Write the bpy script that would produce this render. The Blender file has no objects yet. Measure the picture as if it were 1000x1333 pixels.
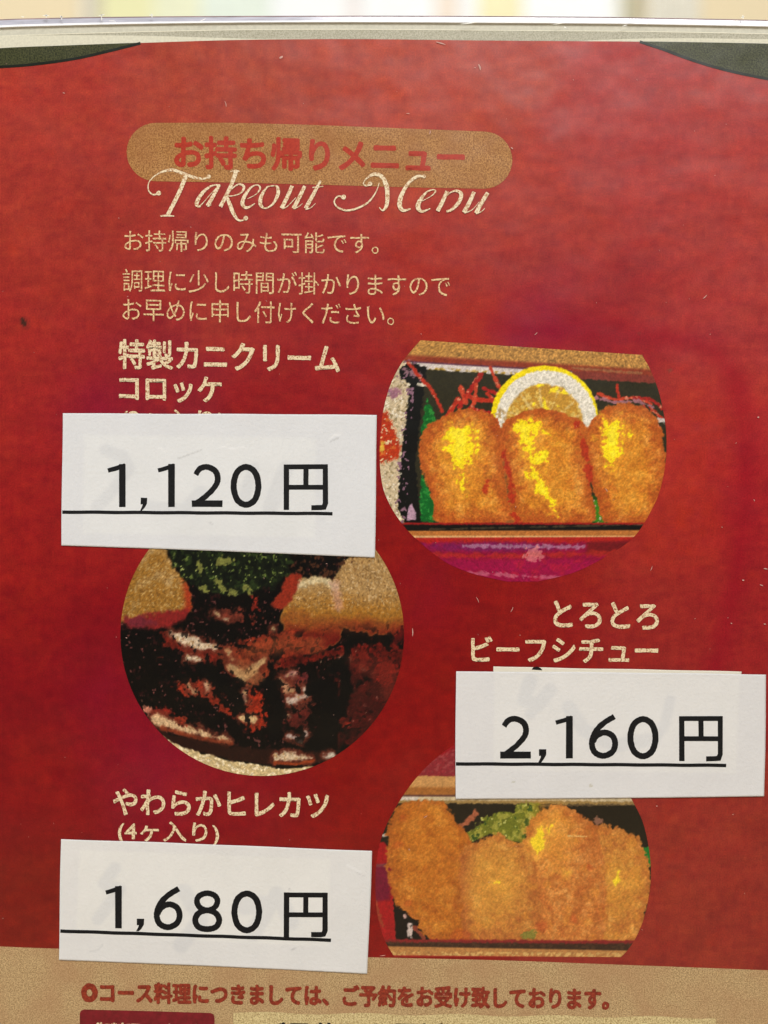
import bpy, bmesh, math
import numpy as np
from mathutils import Vector

S = 0.0002            # metres per photograph pixel on the card
ZC = 0.205            # height of the card's centre above the table
sc = bpy.context.scene
COL = sc.collection

# ------------------------------------------------------------------ camera, world, lamps
cam_d = bpy.data.cameras.new('camera')
cam = bpy.data.objects.new('camera', cam_d); COL.objects.link(cam)
cam.location = (0, -0.35, ZC); cam.rotation_euler = (math.pi/2, 0, 0)
cam_d.sensor_fit = 'VERTICAL'; cam_d.sensor_height = 36
cam_d.lens = 36*0.35/(1333*S)
cam_d.clip_start = 0.01; cam_d.clip_end = 20
cam_d.dof.use_dof = True; cam_d.dof.focus_distance = 0.35; cam_d.dof.aperture_fstop = 1.9
sc.camera = cam

w = bpy.data.worlds.new("World"); sc.world = w; w.use_nodes = True
w.node_tree.nodes['Background'].inputs[0].default_value = (1.0, 0.98, 0.94, 1)
w.node_tree.nodes['Background'].inputs[1].default_value = 0.03

def lamp(name, loc, target, sx, sy, power, color):
    l = bpy.data.lights.new(name, 'AREA'); l.shape = 'RECTANGLE'; l.size = sx; l.size_y = sy
    l.energy = power; l.color = color
    o = bpy.data.objects.new(name, l); COL.objects.link(o); o.location = loc
    d = Vector(target)-Vector(loc)
    o.rotation_euler = d.to_track_quat('-Z', 'Y').to_euler()
    return o
lamp('window_light', (0.30, -1.10, ZC+0.98), (0, 0, ZC), 0.80, 0.60, 22, (1.0, 0.985, 0.955))
lamp('side_fill', (-1.35, -0.55, ZC+0.1), (0, 0, ZC), 0.8, 1.2, 13, (0.97, 0.98, 1.0))  # unseen fill lamp added at the left to brighten the card
lamp('low_fill', (0.75, -0.55, ZC-1.1), (0, 0, ZC), 0.9, 0.5, 6, (1.0, 0.98, 0.95))  # unseen low fill lamp, added to lift the card from below
lamp('back_light', (0.0, 0.10, ZC+0.75), (0, 0.25, ZC+0.15), 0.6, 0.2, 1.45, (1.0, 0.98, 0.95))
sc.view_settings.view_transform = 'Standard'; sc.view_settings.look = 'None'
sc.view_settings.exposure = 0; sc.view_settings.gamma = 1

# ------------------------------------------------------------------ helpers
def PX(px, py, y=0.0):
    return ((px-500)*S, y, (666.5-py)*S+ZC)
def lin(c):
    c = np.asarray(c, float)/255.0
    return np.where(c <= 0.04045, c/12.92, ((c+0.055)/1.055)**2.4)

def link(name, me, mat=None, parent=None):
    o = bpy.data.objects.new(name, me); COL.objects.link(o)
    if mat is not None and len(me.materials) == 0: me.materials.append(mat)
    if parent is not None: o.parent = parent
    return o
def tag(o, label=None, cat=None, group=None, kind=None):
    if label: o['label'] = label
    if cat: o['category'] = cat
    if group: o['group'] = group
    if kind: o['kind'] = kind
    return o
def empty(name, loc=(0, 0, 0)):
    o = bpy.data.objects.new(name, None); COL.objects.link(o); o.location = loc
    o.empty_display_size = 0.01
    return o
def mesh(name, verts, faces):
    me = bpy.data.meshes.new(name); me.from_pydata([tuple(v) for v in verts], [], faces); me.update()
    return me

def sm(a, b, x):
    t = np.clip((x-a)/(b-a), 0, 1); return t*t*(3-2*t)
def _hash(ix, iy, seed):
    h = (ix.astype(np.int64)*374761393 + iy.astype(np.int64)*668265263 + seed*1442695041) & 0xffffffff
    h = ((h ^ (h >> 13))*1274126177) & 0xffffffff
    h = ((h ^ (h >> 16))*2246822519) & 0xffffffff
    return ((h ^ (h >> 15)) & 0xffffff)/float(0xffffff)
def vnoise(x, y, seed):
    ix = np.floor(x); iy = np.floor(y); fx = x-ix; fy = y-iy
    fx = fx*fx*(3-2*fx); fy = fy*fy*(3-2*fy); ix = ix.astype(np.int64); iy = iy.astype(np.int64)
    a = _hash(ix, iy, seed); b = _hash(ix+1, iy, seed); c = _hash(ix, iy+1, seed); d = _hash(ix+1, iy+1, seed)
    return (a*(1-fx)+b*fx)*(1-fy)+(c*(1-fx)+d*fx)*fy
def fbm(x, y, s, seed, octs=3, ax=1.0):
    r = 0; amp = 1; tot = 0
    for k in range(octs):
        f = 2**k/s
        ang = 0.5*k+seed
        ca, sa = (math.cos(ang), math.sin(ang)) if ax == 1.0 else (1, 0)
        u = (x*ca-y*sa)*f*ax; v = (x*sa+y*ca)*f
        r = r+amp*(vnoise(u+17.3*k+seed*3.1, v+9.1*k, seed*7+k)*2-1); tot += amp; amp *= 0.55
    return r/tot*1.5

def sd_poly(X, Y, pts):
    """signed distance (px) to a closed polygon, positive inside"""
    pts = np.asarray(pts, float); n = len(pts)
    d = np.full(X.shape, 1e9); ins = np.zeros(X.shape, bool)
    for i in range(n):
        x0, y0 = pts[i]; x1, y1 = pts[(i+1) % n]
        ex, ey = x1-x0, y1-y0
        t = np.clip(((X-x0)*ex+(Y-y0)*ey)/(ex*ex+ey*ey+1e-9), 0, 1)
        d = np.minimum(d, (X-x0-t*ex)**2+(Y-y0-t*ey)**2)
        if y0 != y1:
            c = ((y0 > Y) != (y1 > Y)) & (X < (x1-x0)*(Y-y0)/(y1-y0)+x0)
            ins ^= c
    d = np.sqrt(d)
    return np.where(ins, d, -d)
def sd_line(X, Y, pts, w):
    """positive within half-width w (scalar or per point) of a polyline"""
    pts = np.asarray(pts, float); ws = np.broadcast_to(np.asarray(w, float), (len(pts),))
    best = np.full(X.shape, -1e9)
    for i in range(len(pts)-1):
        x0, y0 = pts[i]; x1, y1 = pts[i+1]; ex, ey = x1-x0, y1-y0
        t = np.clip(((X-x0)*ex+(Y-y0)*ey)/(ex*ex+ey*ey+1e-9), 0, 1)
        dd = np.hypot(X-x0-t*ex, Y-y0-t*ey)
        best = np.maximum(best, ws[i]*(1-t)+ws[i+1]*t-dd)
    return best
def sd_ell(X, Y, cx, cy, rx, ry, rot=0):
    a = math.radians(rot); ca, sa = math.cos(a), math.sin(a)
    u = (X-cx)*ca+(Y-cy)*sa; v = -(X-cx)*sa+(Y-cy)*ca
    return (1-np.hypot(u/rx, v/ry))*min(rx, ry)
def put(C, alpha, col):
    col = np.asarray(col, float)
    if col.ndim == 1: col = col[None, :]
    a = np.clip(alpha, 0, 1)[:, None]
    C[:] = C*(1-a)+col*a
def curve(pts, n=8, closed=False):
    """Catmull-Rom through points of any dimension"""
    P = [np.asarray(p, float) for p in pts]; out = []
    m = len(P)
    for i in range(m if closed else m-1):
        p0 = P[(i-1) % m] if closed or i > 0 else P[i]
        p1 = P[i]; p2 = P[(i+1) % m]
        p3 = P[(i+2) % m] if closed or i+2 < m else P[i+1]
        for k in range(n):
            t = k/n
            out.append(0.5*((2*p1)+(-p0+p2)*t+(2*p0-5*p1+4*p2-p3)*t*t+(-p0+3*p1-3*p2+p3)*t**3))
    if not closed: out.append(P[-1])
    return out

# ------------------------------------------------------------------ materials
def node_mat(name):
    m = bpy.data.materials.new(name); m.use_nodes = True
    nt = m.node_tree; b = nt.nodes['Principled BSDF']
    return m, nt, b
def px_coords(nt, sx=1.0, sz=1.0):
    tc = nt.nodes.new('ShaderNodeTexCoord'); mp = nt.nodes.new('ShaderNodeMapping')
    mp.inputs['Scale'].default_value = (sx/S, 1/S, sz/S)
    nt.links.new(tc.outputs['Object'], mp.inputs['Vector'])
    return mp.outputs['Vector']
def noise(nt, vec, scale, detail=2, rough=0.5):
    n = nt.nodes.new('ShaderNodeTexNoise'); n.inputs['Scale'].default_value = scale
    n.inputs['Detail'].default_value = detail; n.inputs['Roughness'].default_value = rough
    nt.links.new(vec, n.inputs['Vector']); return n.outputs['Fac']
def math_n(nt, op, a, b=None, c=None):
    n = nt.nodes.new('ShaderNodeMath'); n.operation = op
    for i, v in enumerate((a, b, c)):
        if v is None: continue
        if isinstance(v, (int, float)): n.inputs[i].default_value = v
        else: nt.links.new(v, n.inputs[i])
    return n.outputs[0]
def finish(nt, b, vec, coat, coat_rough, bump, bump_scale=0.25):
    b.inputs['Roughness'].default_value = 0.6
    b.inputs['Specular IOR Level'].default_value = 0.0 if coat else 0.2
    b.inputs['Coat Weight'].default_value = coat
    b.inputs['Coat Roughness'].default_value = coat_rough
    if bump:
        h = noise(nt, vec, bump_scale, 3, 0.6)
        bp = nt.nodes.new('ShaderNodeBump'); bp.inputs['Strength'].default_value = bump
        bp.inputs['Distance'].default_value = S*1.0
        nt.links.new(h, bp.inputs['Height']); nt.links.new(bp.outputs[0], b.inputs['Normal'])
        # the laminate is smoother than the paper below and gently wavy
        h2 = noise(nt, vec, 0.012, 2, 0.4)
        b2 = nt.nodes.new('ShaderNodeBump'); b2.inputs['Strength'].default_value = 0.28
        b2.inputs['Distance'].default_value = S*10
        nt.links.new(h2, b2.inputs['Height']); nt.links.new(b2.outputs[0], b.inputs['Coat Normal'])

COAT, CROUGH = 0.9, 0.31
def vcol_mat(name, grain=0.25, gscale=0.5, coat=COAT, crough=CROUGH, bump=0.25):
    m, nt, b = node_mat(name)
    at = nt.nodes.new('ShaderNodeAttribute'); at.attribute_name = 'print'
    vec = px_coords(nt)
    g = noise(nt, vec, gscale, 1, 0.5)
    f = math_n(nt, 'MULTIPLY_ADD', math_n(nt, 'SUBTRACT', g, 0.5), grain*2, 1.0)
    v = nt.nodes.new('ShaderNodeVectorMath'); v.operation = 'SCALE'
    nt.links.new(at.outputs['Color'], v.inputs[0]); nt.links.new(f, v.inputs['Scale'])
    nt.links.new(v.outputs[0], b.inputs['Base Color'])
    finish(nt, b, vec, coat, crough, bump)
    return m
def ink_mat(name, c1, c2, gscale=0.4, lo=0.35, hi=0.65, coat=COAT, crough=CROUGH, c3=None, bump=0.2):
    """speckled print between two colours (photo sRGB)"""
    m, nt, b = node_mat(name); vec = px_coords(nt)
    g = noise(nt, vec, gscale, 3, 0.75)
    r = nt.nodes.new('ShaderNodeValToRGB'); nt.links.new(g, r.inputs[0])
    e = r.color_ramp.elements
    e[0].position = lo; e[0].color = (*lin(c1), 1); e[1].position = hi; e[1].color = (*lin(c2), 1)
    out = r.outputs[0]
    if c3 is not None:
        g2 = noise(nt, vec, 0.02, 2, 0.5)
        r2 = nt.nodes.new('ShaderNodeMapRange'); nt.links.new(g2, r2.inputs[0])
        r2.inputs[1].default_value = 0.4; r2.inputs[2].default_value = 0.65; r2.inputs[4].default_value = 0.45
        mx = nt.nodes.new('ShaderNodeMix'); mx.data_type = 'RGBA'
        nt.links.new(r2.outputs[0], mx.inputs[0]); nt.links.new(out, mx.inputs[6])
        mx.inputs[7].default_value = (*lin(c3), 1); out = mx.outputs[2]
    nt.links.new(out, b.inputs['Base Color'])
    finish(nt, b, vec, coat, crough, bump)
    return m

M_photo = vcol_mat('printed_photo', 0.20, 0.8)
M_sheet = vcol_mat('red_print', 0.34, 0.5)
M_slip = vcol_mat('slip_paper', 0.015, 0.3, 0.0, 0.5, 0.55)
M_gold = ink_mat('gold_print', (128, 82, 38), (190, 138, 82), 0.5, 0.38, 0.60, c3=(150, 94, 50))
M_band = ink_mat('band_print', (132, 102, 64), (210, 180, 134), 0.6, 0.36, 0.62, c3=(170, 128, 92))
M_cream = ink_mat('cream_ink', (158, 100, 66), (234, 214, 176), 0.42, 0.38, 0.50)
M_thin = ink_mat('thin_gold_ink', (176, 104, 76), (232, 200, 150), 0.42, 0.38, 0.54)
M_script = ink_mat('script_ink', (180, 128, 84), (238, 222, 188), 0.42, 0.38, 0.54)
M_redink = ink_mat('red_ink', (160, 44, 28), (182, 58, 36), 0.3)
M_browned = ink_mat('band_lettering_ink', (112, 32, 20), (158, 58, 38), 0.3)
M_tab = ink_mat('tab_print', (104, 14, 26), (130, 20, 36), 0.1)
M_green = ink_mat('corner_green', (20, 24, 8), (86, 88, 54), 0.5, 0.36, 0.66)
M_darkline = ink_mat('corner_line', (18, 24, 16), (30, 34, 24), 0.3)
M_yellow = ink_mat('pale_panel', (146, 116, 68), (222, 204, 152), 0.5, 0.34, 0.58)
M_black = ink_mat('black_ink', (10, 10, 11), (24, 24, 26), 0.3, coat=0, bump=0.1)
M_backing = ink_mat('backing_card', (158, 154, 134), (194, 190, 172), 0.5, 0.36, 0.62, coat=0.3)
M_backing2 = ink_mat('backing_light', (196, 193, 176), (210, 207, 190), 0.15, coat=0.3)

def plain(name, c, rough=0.5, **kw):
    m, nt, b = node_mat(name); vec = px_coords(nt)
    g = noise(nt, vec, kw.get('scale', 0.05), 3, 0.6)
    r = nt.nodes.new('ShaderNodeValToRGB'); nt.links.new(g, r.inputs[0])
    c = np.asarray(c, float)
    r.color_ramp.elements[0].position = 0.3; r.color_ramp.elements[1].position = 0.7
    r.color_ramp.elements[0].color = (*lin(c*0.95), 1); r.color_ramp.elements[1].color = (*lin(np.minimum(c*1.03, 255)), 1)
    nt.links.new(r.outputs[0], b.inputs['Base Color']); b.inputs['Roughness'].default_value = rough
    b.inputs['Transmission Weight'].default_value = kw.get('trans', 0)
    b.inputs['Coat Weight'].default_value = kw.get('coat', 0)
    return m

# ------------------------------------------------------------------ builders on the card plane
def grid_print(name, L, R, ys, nx, painter, y, mat, parent):
    """a printed area: rows at ys, x from L(y) to R(y), colours from painter(X, Y)"""
    ys = np.asarray(ys, float); l = L(ys); r = R(ys); t = np.linspace(0, 1, nx)
    X = l[:, None]+(r-l)[:, None]*t[None, :]; Y = np.repeat(ys[:, None], nx, 1)
    X = X.ravel(); Y = Y.ravel(); ny = len(ys)
    co = np.empty((len(X), 3)); co[:, 0] = (X-500)*S
    co[:, 1] = y(X, Y) if callable(y) else y
    co[:, 2] = (666.5-Y)*S+ZC
    idx = np.arange(nx*ny).reshape(ny, nx)
    q = np.stack([idx[1:, :-1], idx[1:, 1:], idx[:-1, 1:], idx[:-1, :-1]], -1).reshape(-1, 4)
    me = bpy.data.meshes.new(name)
    me.vertices.add(len(co)); me.vertices.foreach_set('co', co.ravel().astype(np.float32))
    me.loops.add(q.size); me.loops.foreach_set('vertex_index', q.ravel().astype(np.int32))
    me.polygons.add(len(q))
    me.polygons.foreach_set('loop_start', np.arange(0, q.size, 4, dtype=np.int32))
    me.update(calc_edges=True)
    me.polygons.foreach_set('use_smooth', np.ones(len(q), bool))
    C = painter(X, Y); C = lin(np.clip(C, 0, 255))
    a = me.color_attributes.new('print', 'FLOAT_COLOR', 'POINT')
    buf = np.ones((len(C), 4), np.float32); buf[:, :3] = C
    a.data.foreach_set('color', buf.ravel())
    me.validate()
    return link(name, me, mat, parent)

def text_mesh(s, quad, offset, space=1.0):
    """lettering fitted to (x0,top0,bot0, x1,top1,bot1) in photograph pixels"""
    c = bpy.data.curves.new('lettering', 'FONT'); c.body = s; c.offset = offset; c.resolution_u = 4
    c.space_character = space
    o = bpy.data.objects.new('lettering', c); COL.objects.link(o)
    dg = bpy.context.evaluated_depsgraph_get()
    me = bpy.data.meshes.new_from_object(o.evaluated_get(dg))
    bpy.data.objects.remove(o)
    n = len(me.vertices); co = np.empty(n*3, np.float32); me.vertices.foreach_get('co', co); co = co.reshape(-1, 3)
    mn = co.min(0); mx = co.max(0); u = (co[:, 0]-mn[0])/(mx[0]-mn[0]); v = (mx[1]-co[:, 1])/(mx[1]-mn[1])
    x0, t0, b0, x1, t1, b1 = quad
    X = x0+(x1-x0)*u; T = t0+(t1-t0)*u; B = b0+(b1-b0)*u; Y = T+(B-T)*v
    # print bleeds a little: uneven edges
    X = X+0.35*(vnoise(X/2.2, Y/2.2, 5)-0.5)*2; Y = Y+0.35*(vnoise(X/2.2+40, Y/2.2, 6)-0.5)*2
    out = np.stack([X, Y], 1)
    return me, out
def text(name, s, quad, bold, y, mat, parent, label=None, space=1.0):
    """bold: stroke thickening in photograph pixels"""
    me, P = text_mesh(s, quad, 0.0, space)
    nf = len(me.polygons); fs = [tuple(p.vertices) for p in me.polygons]; n = len(P)
    sh = [(0, 0)]+([(bold*math.cos(k*math.pi/3+.3), bold*math.sin(k*math.pi/3+.3)) for k in range(6)] if bold else [])
    V = []; F = []
    for k, (dx, dy) in enumerate(sh):
        V += [PX(p[0]+dx, p[1]+dy, y-k*1.5e-6) for p in P]; F += [tuple(i+k*n for i in f) for f in fs]
    bpy.data.meshes.remove(me)
    o = link(name, mesh(name, V, F), mat, parent)
    if label: o['label'] = label
    return o

class Ribbons:
    def __init__(self): self.v = []; self.f = []
    def add(self, pts, w, n=1, cap=False, layer=0.0):
        """ribbon along px points; w full width, scalar or list"""
        ws = list(np.broadcast_to(np.asarray(w, float), (len(pts),)))
        P = [np.array([p[0], p[1], ww]) for p, ww in zip(pts, ws)]
        if n > 1: P = curve(P, n)
        m = len(P); b = len(self.v)
        for i in range(m):
            d0 = P[i][:2]-P[i-1][:2] if i > 0 else None
            d1 = P[i+1][:2]-P[i][:2] if i < m-1 else None
            if d0 is None: d0 = d1
            if d1 is None: d1 = d0
            d0 = d0/(np.hypot(*d0)+1e-9); d1 = d1/(np.hypot(*d1)+1e-9)
            nn = np.array([-(d0+d1)[1], (d0+d1)[0]]); nn /= (np.hypot(*nn)+1e-9)
            k = 1/max(0.5, float(nn @ np.array([-d0[1], d0[0]])))
            h = P[i][2]/2*k
            self.v.append((*(P[i][:2]+nn*h), layer)); self.v.append((*(P[i][:2]-nn*h), layer))
        for i in range(m-1):
            self.f.append((b+2*i, b+2*i+1, b+2*i+3, b+2*i+2))
    def dot(self, x, y, rx, ry=None, layer=0.0, n=14):
        ry = ry or rx; b = len(self.v)
        for k in range(n):
            a = 2*math.pi*k/n; self.v.append((x+rx*math.cos(a), y+ry*math.sin(a), layer))
        self.f.append(tuple(range(b, b+n)))
    def poly(self, pts, layer=0.0):
        b = len(self.v)
        for p in pts: self.v.append((p[0], p[1], layer))
        self.f.append(tuple(range(b, b+len(pts))))
    def build(self, name, y, mat, parent):
        me = mesh(name, [PX(a, b, (y(a, b) if callable(y) else y)-l) for a, b, l in self.v], self.f)
        return link(name, me, mat, parent)

def ngon(name, pts, y, mat, parent, thick=0.0):
    """flat outline with real thickness, front face at y"""
    n = len(pts); v = [PX(a, b, y) for a, b in pts]; f = [tuple(range(n))]
    if thick:
        v += [PX(a, b, y+thick) for a, b in pts]
        f.append(tuple(range(2*n-1, n-1, -1)))
        f += [(i, n+i, n+(i+1) % n, (i+1) % n) for i in range(n)]
    me = mesh(name, v, f); bm = bmesh.new(); bm.from_mesh(me)
    bmesh.ops.recalc_face_normals(bm, faces=bm.faces)
    bmesh.ops.triangulate(bm, faces=[q for q in bm.faces if len(q.verts) > 4])
    bm.to_mesh(me); bm.free()
    return link(name, me, mat, parent)

def interp(xs, ys):
    xs = np.asarray(xs, float); ys = np.asarray(ys, float)
    return lambda q: np.interp(q, xs, ys)
def smooth_interp(pts, n=6):
    P = np.array(curve(pts, n)); o = np.argsort(P[:, 0]); P = P[o]
    return lambda q: np.interp(q, P[:, 0], P[:, 1])

# depth layers of the print (metres in front of the card plane, towards the camera)
U = 0.00003

# ------------------------------------------------------------------ table, wall, things behind
tb = mesh('tabletop', [(-0.9, -0.6, 0), (0.9, -0.6, 0), (0.9, 0.4, 0), (-0.9, 0.4, 0),
                       (-0.9, -0.6, -0.03), (0.9, -0.6, -0.03), (0.9, 0.4, -0.03), (-0.9, 0.4, -0.03)],
          [(0, 1, 2, 3), (7, 6, 5, 4), (0, 4, 5, 1), (1, 5, 6, 2), (2, 6, 7, 3), (3, 7, 4, 0)])
tag(link('tabletop', tb, plain('pale_wood', (196, 172, 132), 0.4)), kind='structure')
wl = mesh('wall', [(-0.9, 0.4, -0.03), (0.9, 0.4, -0.03), (0.9, 0.4, 1.2), (-0.9, 0.4, 1.2),
                   (-0.9, 0.43, -0.03), (0.9, 0.43, -0.03), (0.9, 0.43, 1.2), (-0.9, 0.43, 1.2)],
          [(0, 1, 2, 3), (7, 6, 5, 4), (0, 4, 5, 1), (1, 5, 6, 2), (2, 6, 7, 3), (3, 7, 4, 0)])
tag(link('wall', wl, plain('beige_wall', (224, 208, 172), 0.7)), kind='structure')

# a laminated flyer standing behind the card, out of focus
FY = 0.13; K = (0.35+FY)/0.35
def back_x(px): return (px-500)*S*K
fly = empty('laminated_flyer', (0, FY, 0))
tag(fly, 'blurred pale laminated flyer with yellow and white print standing behind the menu', 'flyer')
xl, xr = back_x(104), back_x(836)
def box_mesh(name, x0, x1, y0, y1, z0, z1):
    v = [(x0, y0, z0), (x1, y0, z0), (x1, y1, z0), (x0, y1, z0), (x0, y0, z1), (x1, y0, z1), (x1, y1, z1), (x0, y1, z1)]
    return mesh(name, v, [(3, 2, 1, 0), (4, 5, 6, 7), (0, 1, 5, 4), (1, 2, 6, 5), (2, 3, 7, 6), (3, 0, 4, 7)])
link('flyer_sheet', box_mesh('flyer_sheet', back_x(132), xr, 0.0, 0.0006, 0, 0.47), plain('flyer_paper', (243, 246, 246), 0.5), fly)
link('clear_margin', box_mesh('clear_margin', xl, back_x(131.5), 0.0, 0.0006, 0, 0.47), plain('clear_margin', (206, 198, 176), 0.2), fly)
for x0, x1, c in ((108, 116, (236, 232, 216)), (132.5, 200, (232, 230, 178)), (200, 262, (232, 234, 200)), (262, 352, (226, 236, 222)),
                  (450, 470, (236, 228, 224)), (566, 598, (238, 222, 204)), (622, 680, (241, 233, 184)), (806, 835, (232, 228, 200))):
    link('printed_panel', box_mesh('printed_panel', back_x(x0), back_x(x1), -0.0005, -0.0001, 0.12+0.02*((x0*7) % 3), 0.46),
         plain('panel_%d' % x0, c, 0.5), fly)
fl2 = empty('striped_flyer', (0, FY-0.02, 0))
tag(fl2, 'blurred whitish striped paper strip standing behind the menu at right', 'flyer')
K2 = (0.35+FY-0.02)/0.35
link('flyer_sheet', box_mesh('flyer_sheet', (842-500)*S*K2, (912-500)*S*K2, 0, 0.0006, 0, 0.44), plain('strip_paper', (214, 206, 184), 0.5), fl2)
for k in range(9):
    x = (846+7.4*k-500)*S*K2
    link('stripe', box_mesh('stripe', x, x+0.0007, -0.0004, -0.0001, 0.02, 0.43), plain('stripe_white', (236, 234, 222), 0.5) if k == 0 else bpy.data.materials['stripe_white'], fl2)

# ------------------------------------------------------------------ acrylic holder
rim_y = smooth_interp([(-80, 31), (0, 25.4), (60, 23.6), (135, 22.2), (250, 21.2), (500, 20.6), (750, 21.8), (870, 23.6), (1000, 26.2), (1080, 29)])
red_y = smooth_interp([(-80, 70), (0, 63), (85, 59.5), (180, 56), (300, 52.2), (400, 51), (500, 51.2), (620, 52.6), (750, 53.6), (835, 54.2), (1000, 57.2), (1080, 61)])
CX0, CX1 = -55, 1068
hold = empty('acrylic_menu_holder', (0, 0.004, 0))
tag(hold, 'clear acrylic holder with scratched top rim standing upright round the red menu', 'menu holder')
def hpart(name, me, mat):
    o = link(name, me, mat, hold); o.matrix_parent_inverse = hold.matrix_world.inverted(); o.location = (0, 0, 0)
    o.parent = hold; o.matrix_parent_inverse.identity(); o.location = (0, -0.004, 0); return o
def strip(name, ftop, fbot, y0, y1, n=80, xa=CX0-12, xb=CX1+12):
    """strip between two curves; front depth y0 at top edge and y1 at bottom edge, 1 mm body"""
    xs = np.linspace(xa, xb, n); v = []; f = []
    for x in xs:
        t, b = float(ftop(x)), float(fbot(x))
        v += [PX(x, t, y0), PX(x, b, y1), PX(x, b, max(y0, y1)+0.0012), PX(x, t, max(y0, y1)+0.0012)]
    for i in range(n-1):
        a = 4*i; c = a+4
        for k in range(4):
            f.append((a+k, a+(k+1) % 4, c+(k+1) % 4, c+k))
    f += [(0, 1, 2, 3), (4*n-1, 4*n-2, 4*n-3, 4*n-4)]
    me = mesh(name, v, f); bm = bmesh.new(); bm.from_mesh(me); bmesh.ops.recalc_face_normals(bm, faces=bm.faces); bm.to_mesh(me); bm.free()
    return me
def off(f, d): return lambda x: f(x)+d
def lerp(f, g, t): return lambda x: f(x)*(1-t)+g(x)*t
def acr(name, c, rough, alpha_trans, coat=1.0, streak=0.0):
    m, nt, b = node_mat(name); vec = px_coords(nt, 0.08, 1.0)
    g = noise(nt, vec, 0.35, 3, 0.6)
    r = nt.nodes.new('ShaderNodeValToRGB'); nt.links.new(g, r.inputs[0]); c = np.asarray(c, float)
    r.color_ramp.elements[0].position = 0.35; r.color_ramp.elements[1].position = 0.65
    r.color_ramp.elements[0].color = (*lin(c*(1-streak)), 1); r.color_ramp.elements[1].color = (*lin(np.minimum(c*(1+streak), 255)), 1)
    nt.links.new(r.outputs[0], b.inputs['Base Color'])
    b.inputs['Roughness'].default_value = rough; b.inputs['Transmission Weight'].default_value = alpha_trans
    b.inputs['IOR'].default_value = 1.3; b.inputs['Coat Weight'].default_value = coat; b.inputs['Coat Roughness'].default_value = 0.08
    bp = nt.nodes.new('ShaderNodeBump'); bp.inputs['Strength'].default_value = 0.5; bp.inputs['Distance'].default_value = S*0.7
    nt.links.new(g, bp.inputs['Height']); nt.links.new(bp.outputs[0], b.inputs['Normal'])
    return m
M_lip = acr('rim_lip', (140, 118, 118), 0.25, 0.0, 0.6, 0.14)
M_face = acr('rim_face', (208, 208, 222), 0.12, 0.15, 1.0, 0.05)
M_bead = acr('rim_bead', (248, 248, 250), 0.1, 0.0, 1.0, 0.02)  # the rim's bright highlight line is put into this near-white colour
M_clear = acr('clear_acrylic', (226, 228, 220), 0.1, 0.6, 1.0, 0.02)
yA, yB = off(rim_y, 1.8), lerp(rim_y, red_y, 0.22)
yC = lerp(rim_y, red_y, 0.30); yD = lerp(rim_y, red_y, 0.58)
hpart('rim_lip', strip('rim_lip', rim_y, yA, -0.0001, -0.0003), M_lip)
hpart('rim_face', strip('rim_face', yA, yB, -0.0003, -0.0004), M_face)
hpart('rim_bead', strip('rim_bead', yB, yC, -0.0004, -0.0006), M_bead)
# printed backing inside the holder, seen as two pale bands above the red sheet
hpart('backing_edge', strip('backing_edge', yC, yD, 0.00005, 0.00005), M_backing2)
hpart('backing_card', strip('backing_card', yD, off(red_y, 6), 0.00008, 0.00008), M_backing)
hpart('backing_line', strip('backing_line', off(yD, -0.8), off(yD, 0.5), 0.00003, 0.00003), plain('pale_line', (222, 218, 196), 0.5, scale=0.4))
# pale paper border that peeks out between backing and print at both ends
bl = smooth_interp([(-80, 60), (0, 47.5), (150, 46), (260, 48.4), (330, 50.4), (400, 50.6), (415, 51.2), (440, 53), (700, 60), (760, 53.0), (870, 49.6), (1000, 51), (1080, 52)])
hpart('paper_border', strip('paper_border', bl, lambda x: max(bl(x)+0.3, red_y(x)+5), 0.00004, 0.00004, 160), plain('paper_border', (216, 212, 190), 0.6, scale=0.3))
# back plate, side rims and foot
def slab(name, x0, x1, y0, y1, z0, z1, mat):
    o = link(name, box_mesh(name, x0, x1, y0, y1, z0, z1), mat, hold); o.location = (0, -0.004, 0); return o
zt = (666.5-34)*S+ZC; xa, xb = (CX0-12-500)*S, (CX1+12-500)*S
slab('back_plate', xa, xb, 0.0022, 0.0042, 0.012, zt, M_clear)
slab('side_rim', xa-0.002, xa+0.0002, -0.0012, 0.0022, 0.012, zt, M_clear)
slab('side_rim', xb-0.0002, xb+0.002, -0.0012, 0.0022, 0.012, zt, M_clear)
slab('foot', xa, xb, -0.035, 0.035, 0.0, 0.012, M_clear)
# nicks and scratches in the rim
R = Ribbons(); rng = np.random.RandomState(4)
nick = [(32, 24.5, 4, 1.0), (62, 23.4, 9, 1.4), (82, 24.6, 4, 2.4), (134, 22.6, 8, 1.4), (148, 30.4, 9, .8), (199, 22.8, 6, 1.2), (265, 28.8, 8, 1), (822, 28.2, 7, 2), (834, 30.2, 9, 1.4),
        (843, 33.5, 6, 1.2), (726, 33.6, 14, 1), (735, 38.6, 3, 1.6), (610, 33, 22, 1.2), (965, 25.2, 5, 1.2), (957, 30, 6, 1), (985, 33, 12, .8), (812, 36, 6, 1.2), (30, 36.5, 5, .8)]
for x, y, l, ww in nick:
    a = rng.uniform(-0.5, 0.2) if l > 3 else 0.5
    R.add([(x-l/2, y-a*l/2), (x+rng.uniform(-1, 1), y+rng.uniform(-.5, .5)), (x+l/2, y+a*l/2)], [0.4, ww, 0.3], 3)
for x, y in ((62, 23.5), (82, 26), (134, 23.5), (134, 27), (199, 23), (965, 25)):
    R.add([(x, y-2), (x+0.5, y+2.5)], [1.6, 0.8])
nk = R.build('rim_scratches', -0.0016, plain('white_scratch', (250, 248, 240), 0.4), hold); nk.location = (0, -0.004, 0)
nk['kind'] = 'stuff'

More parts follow.
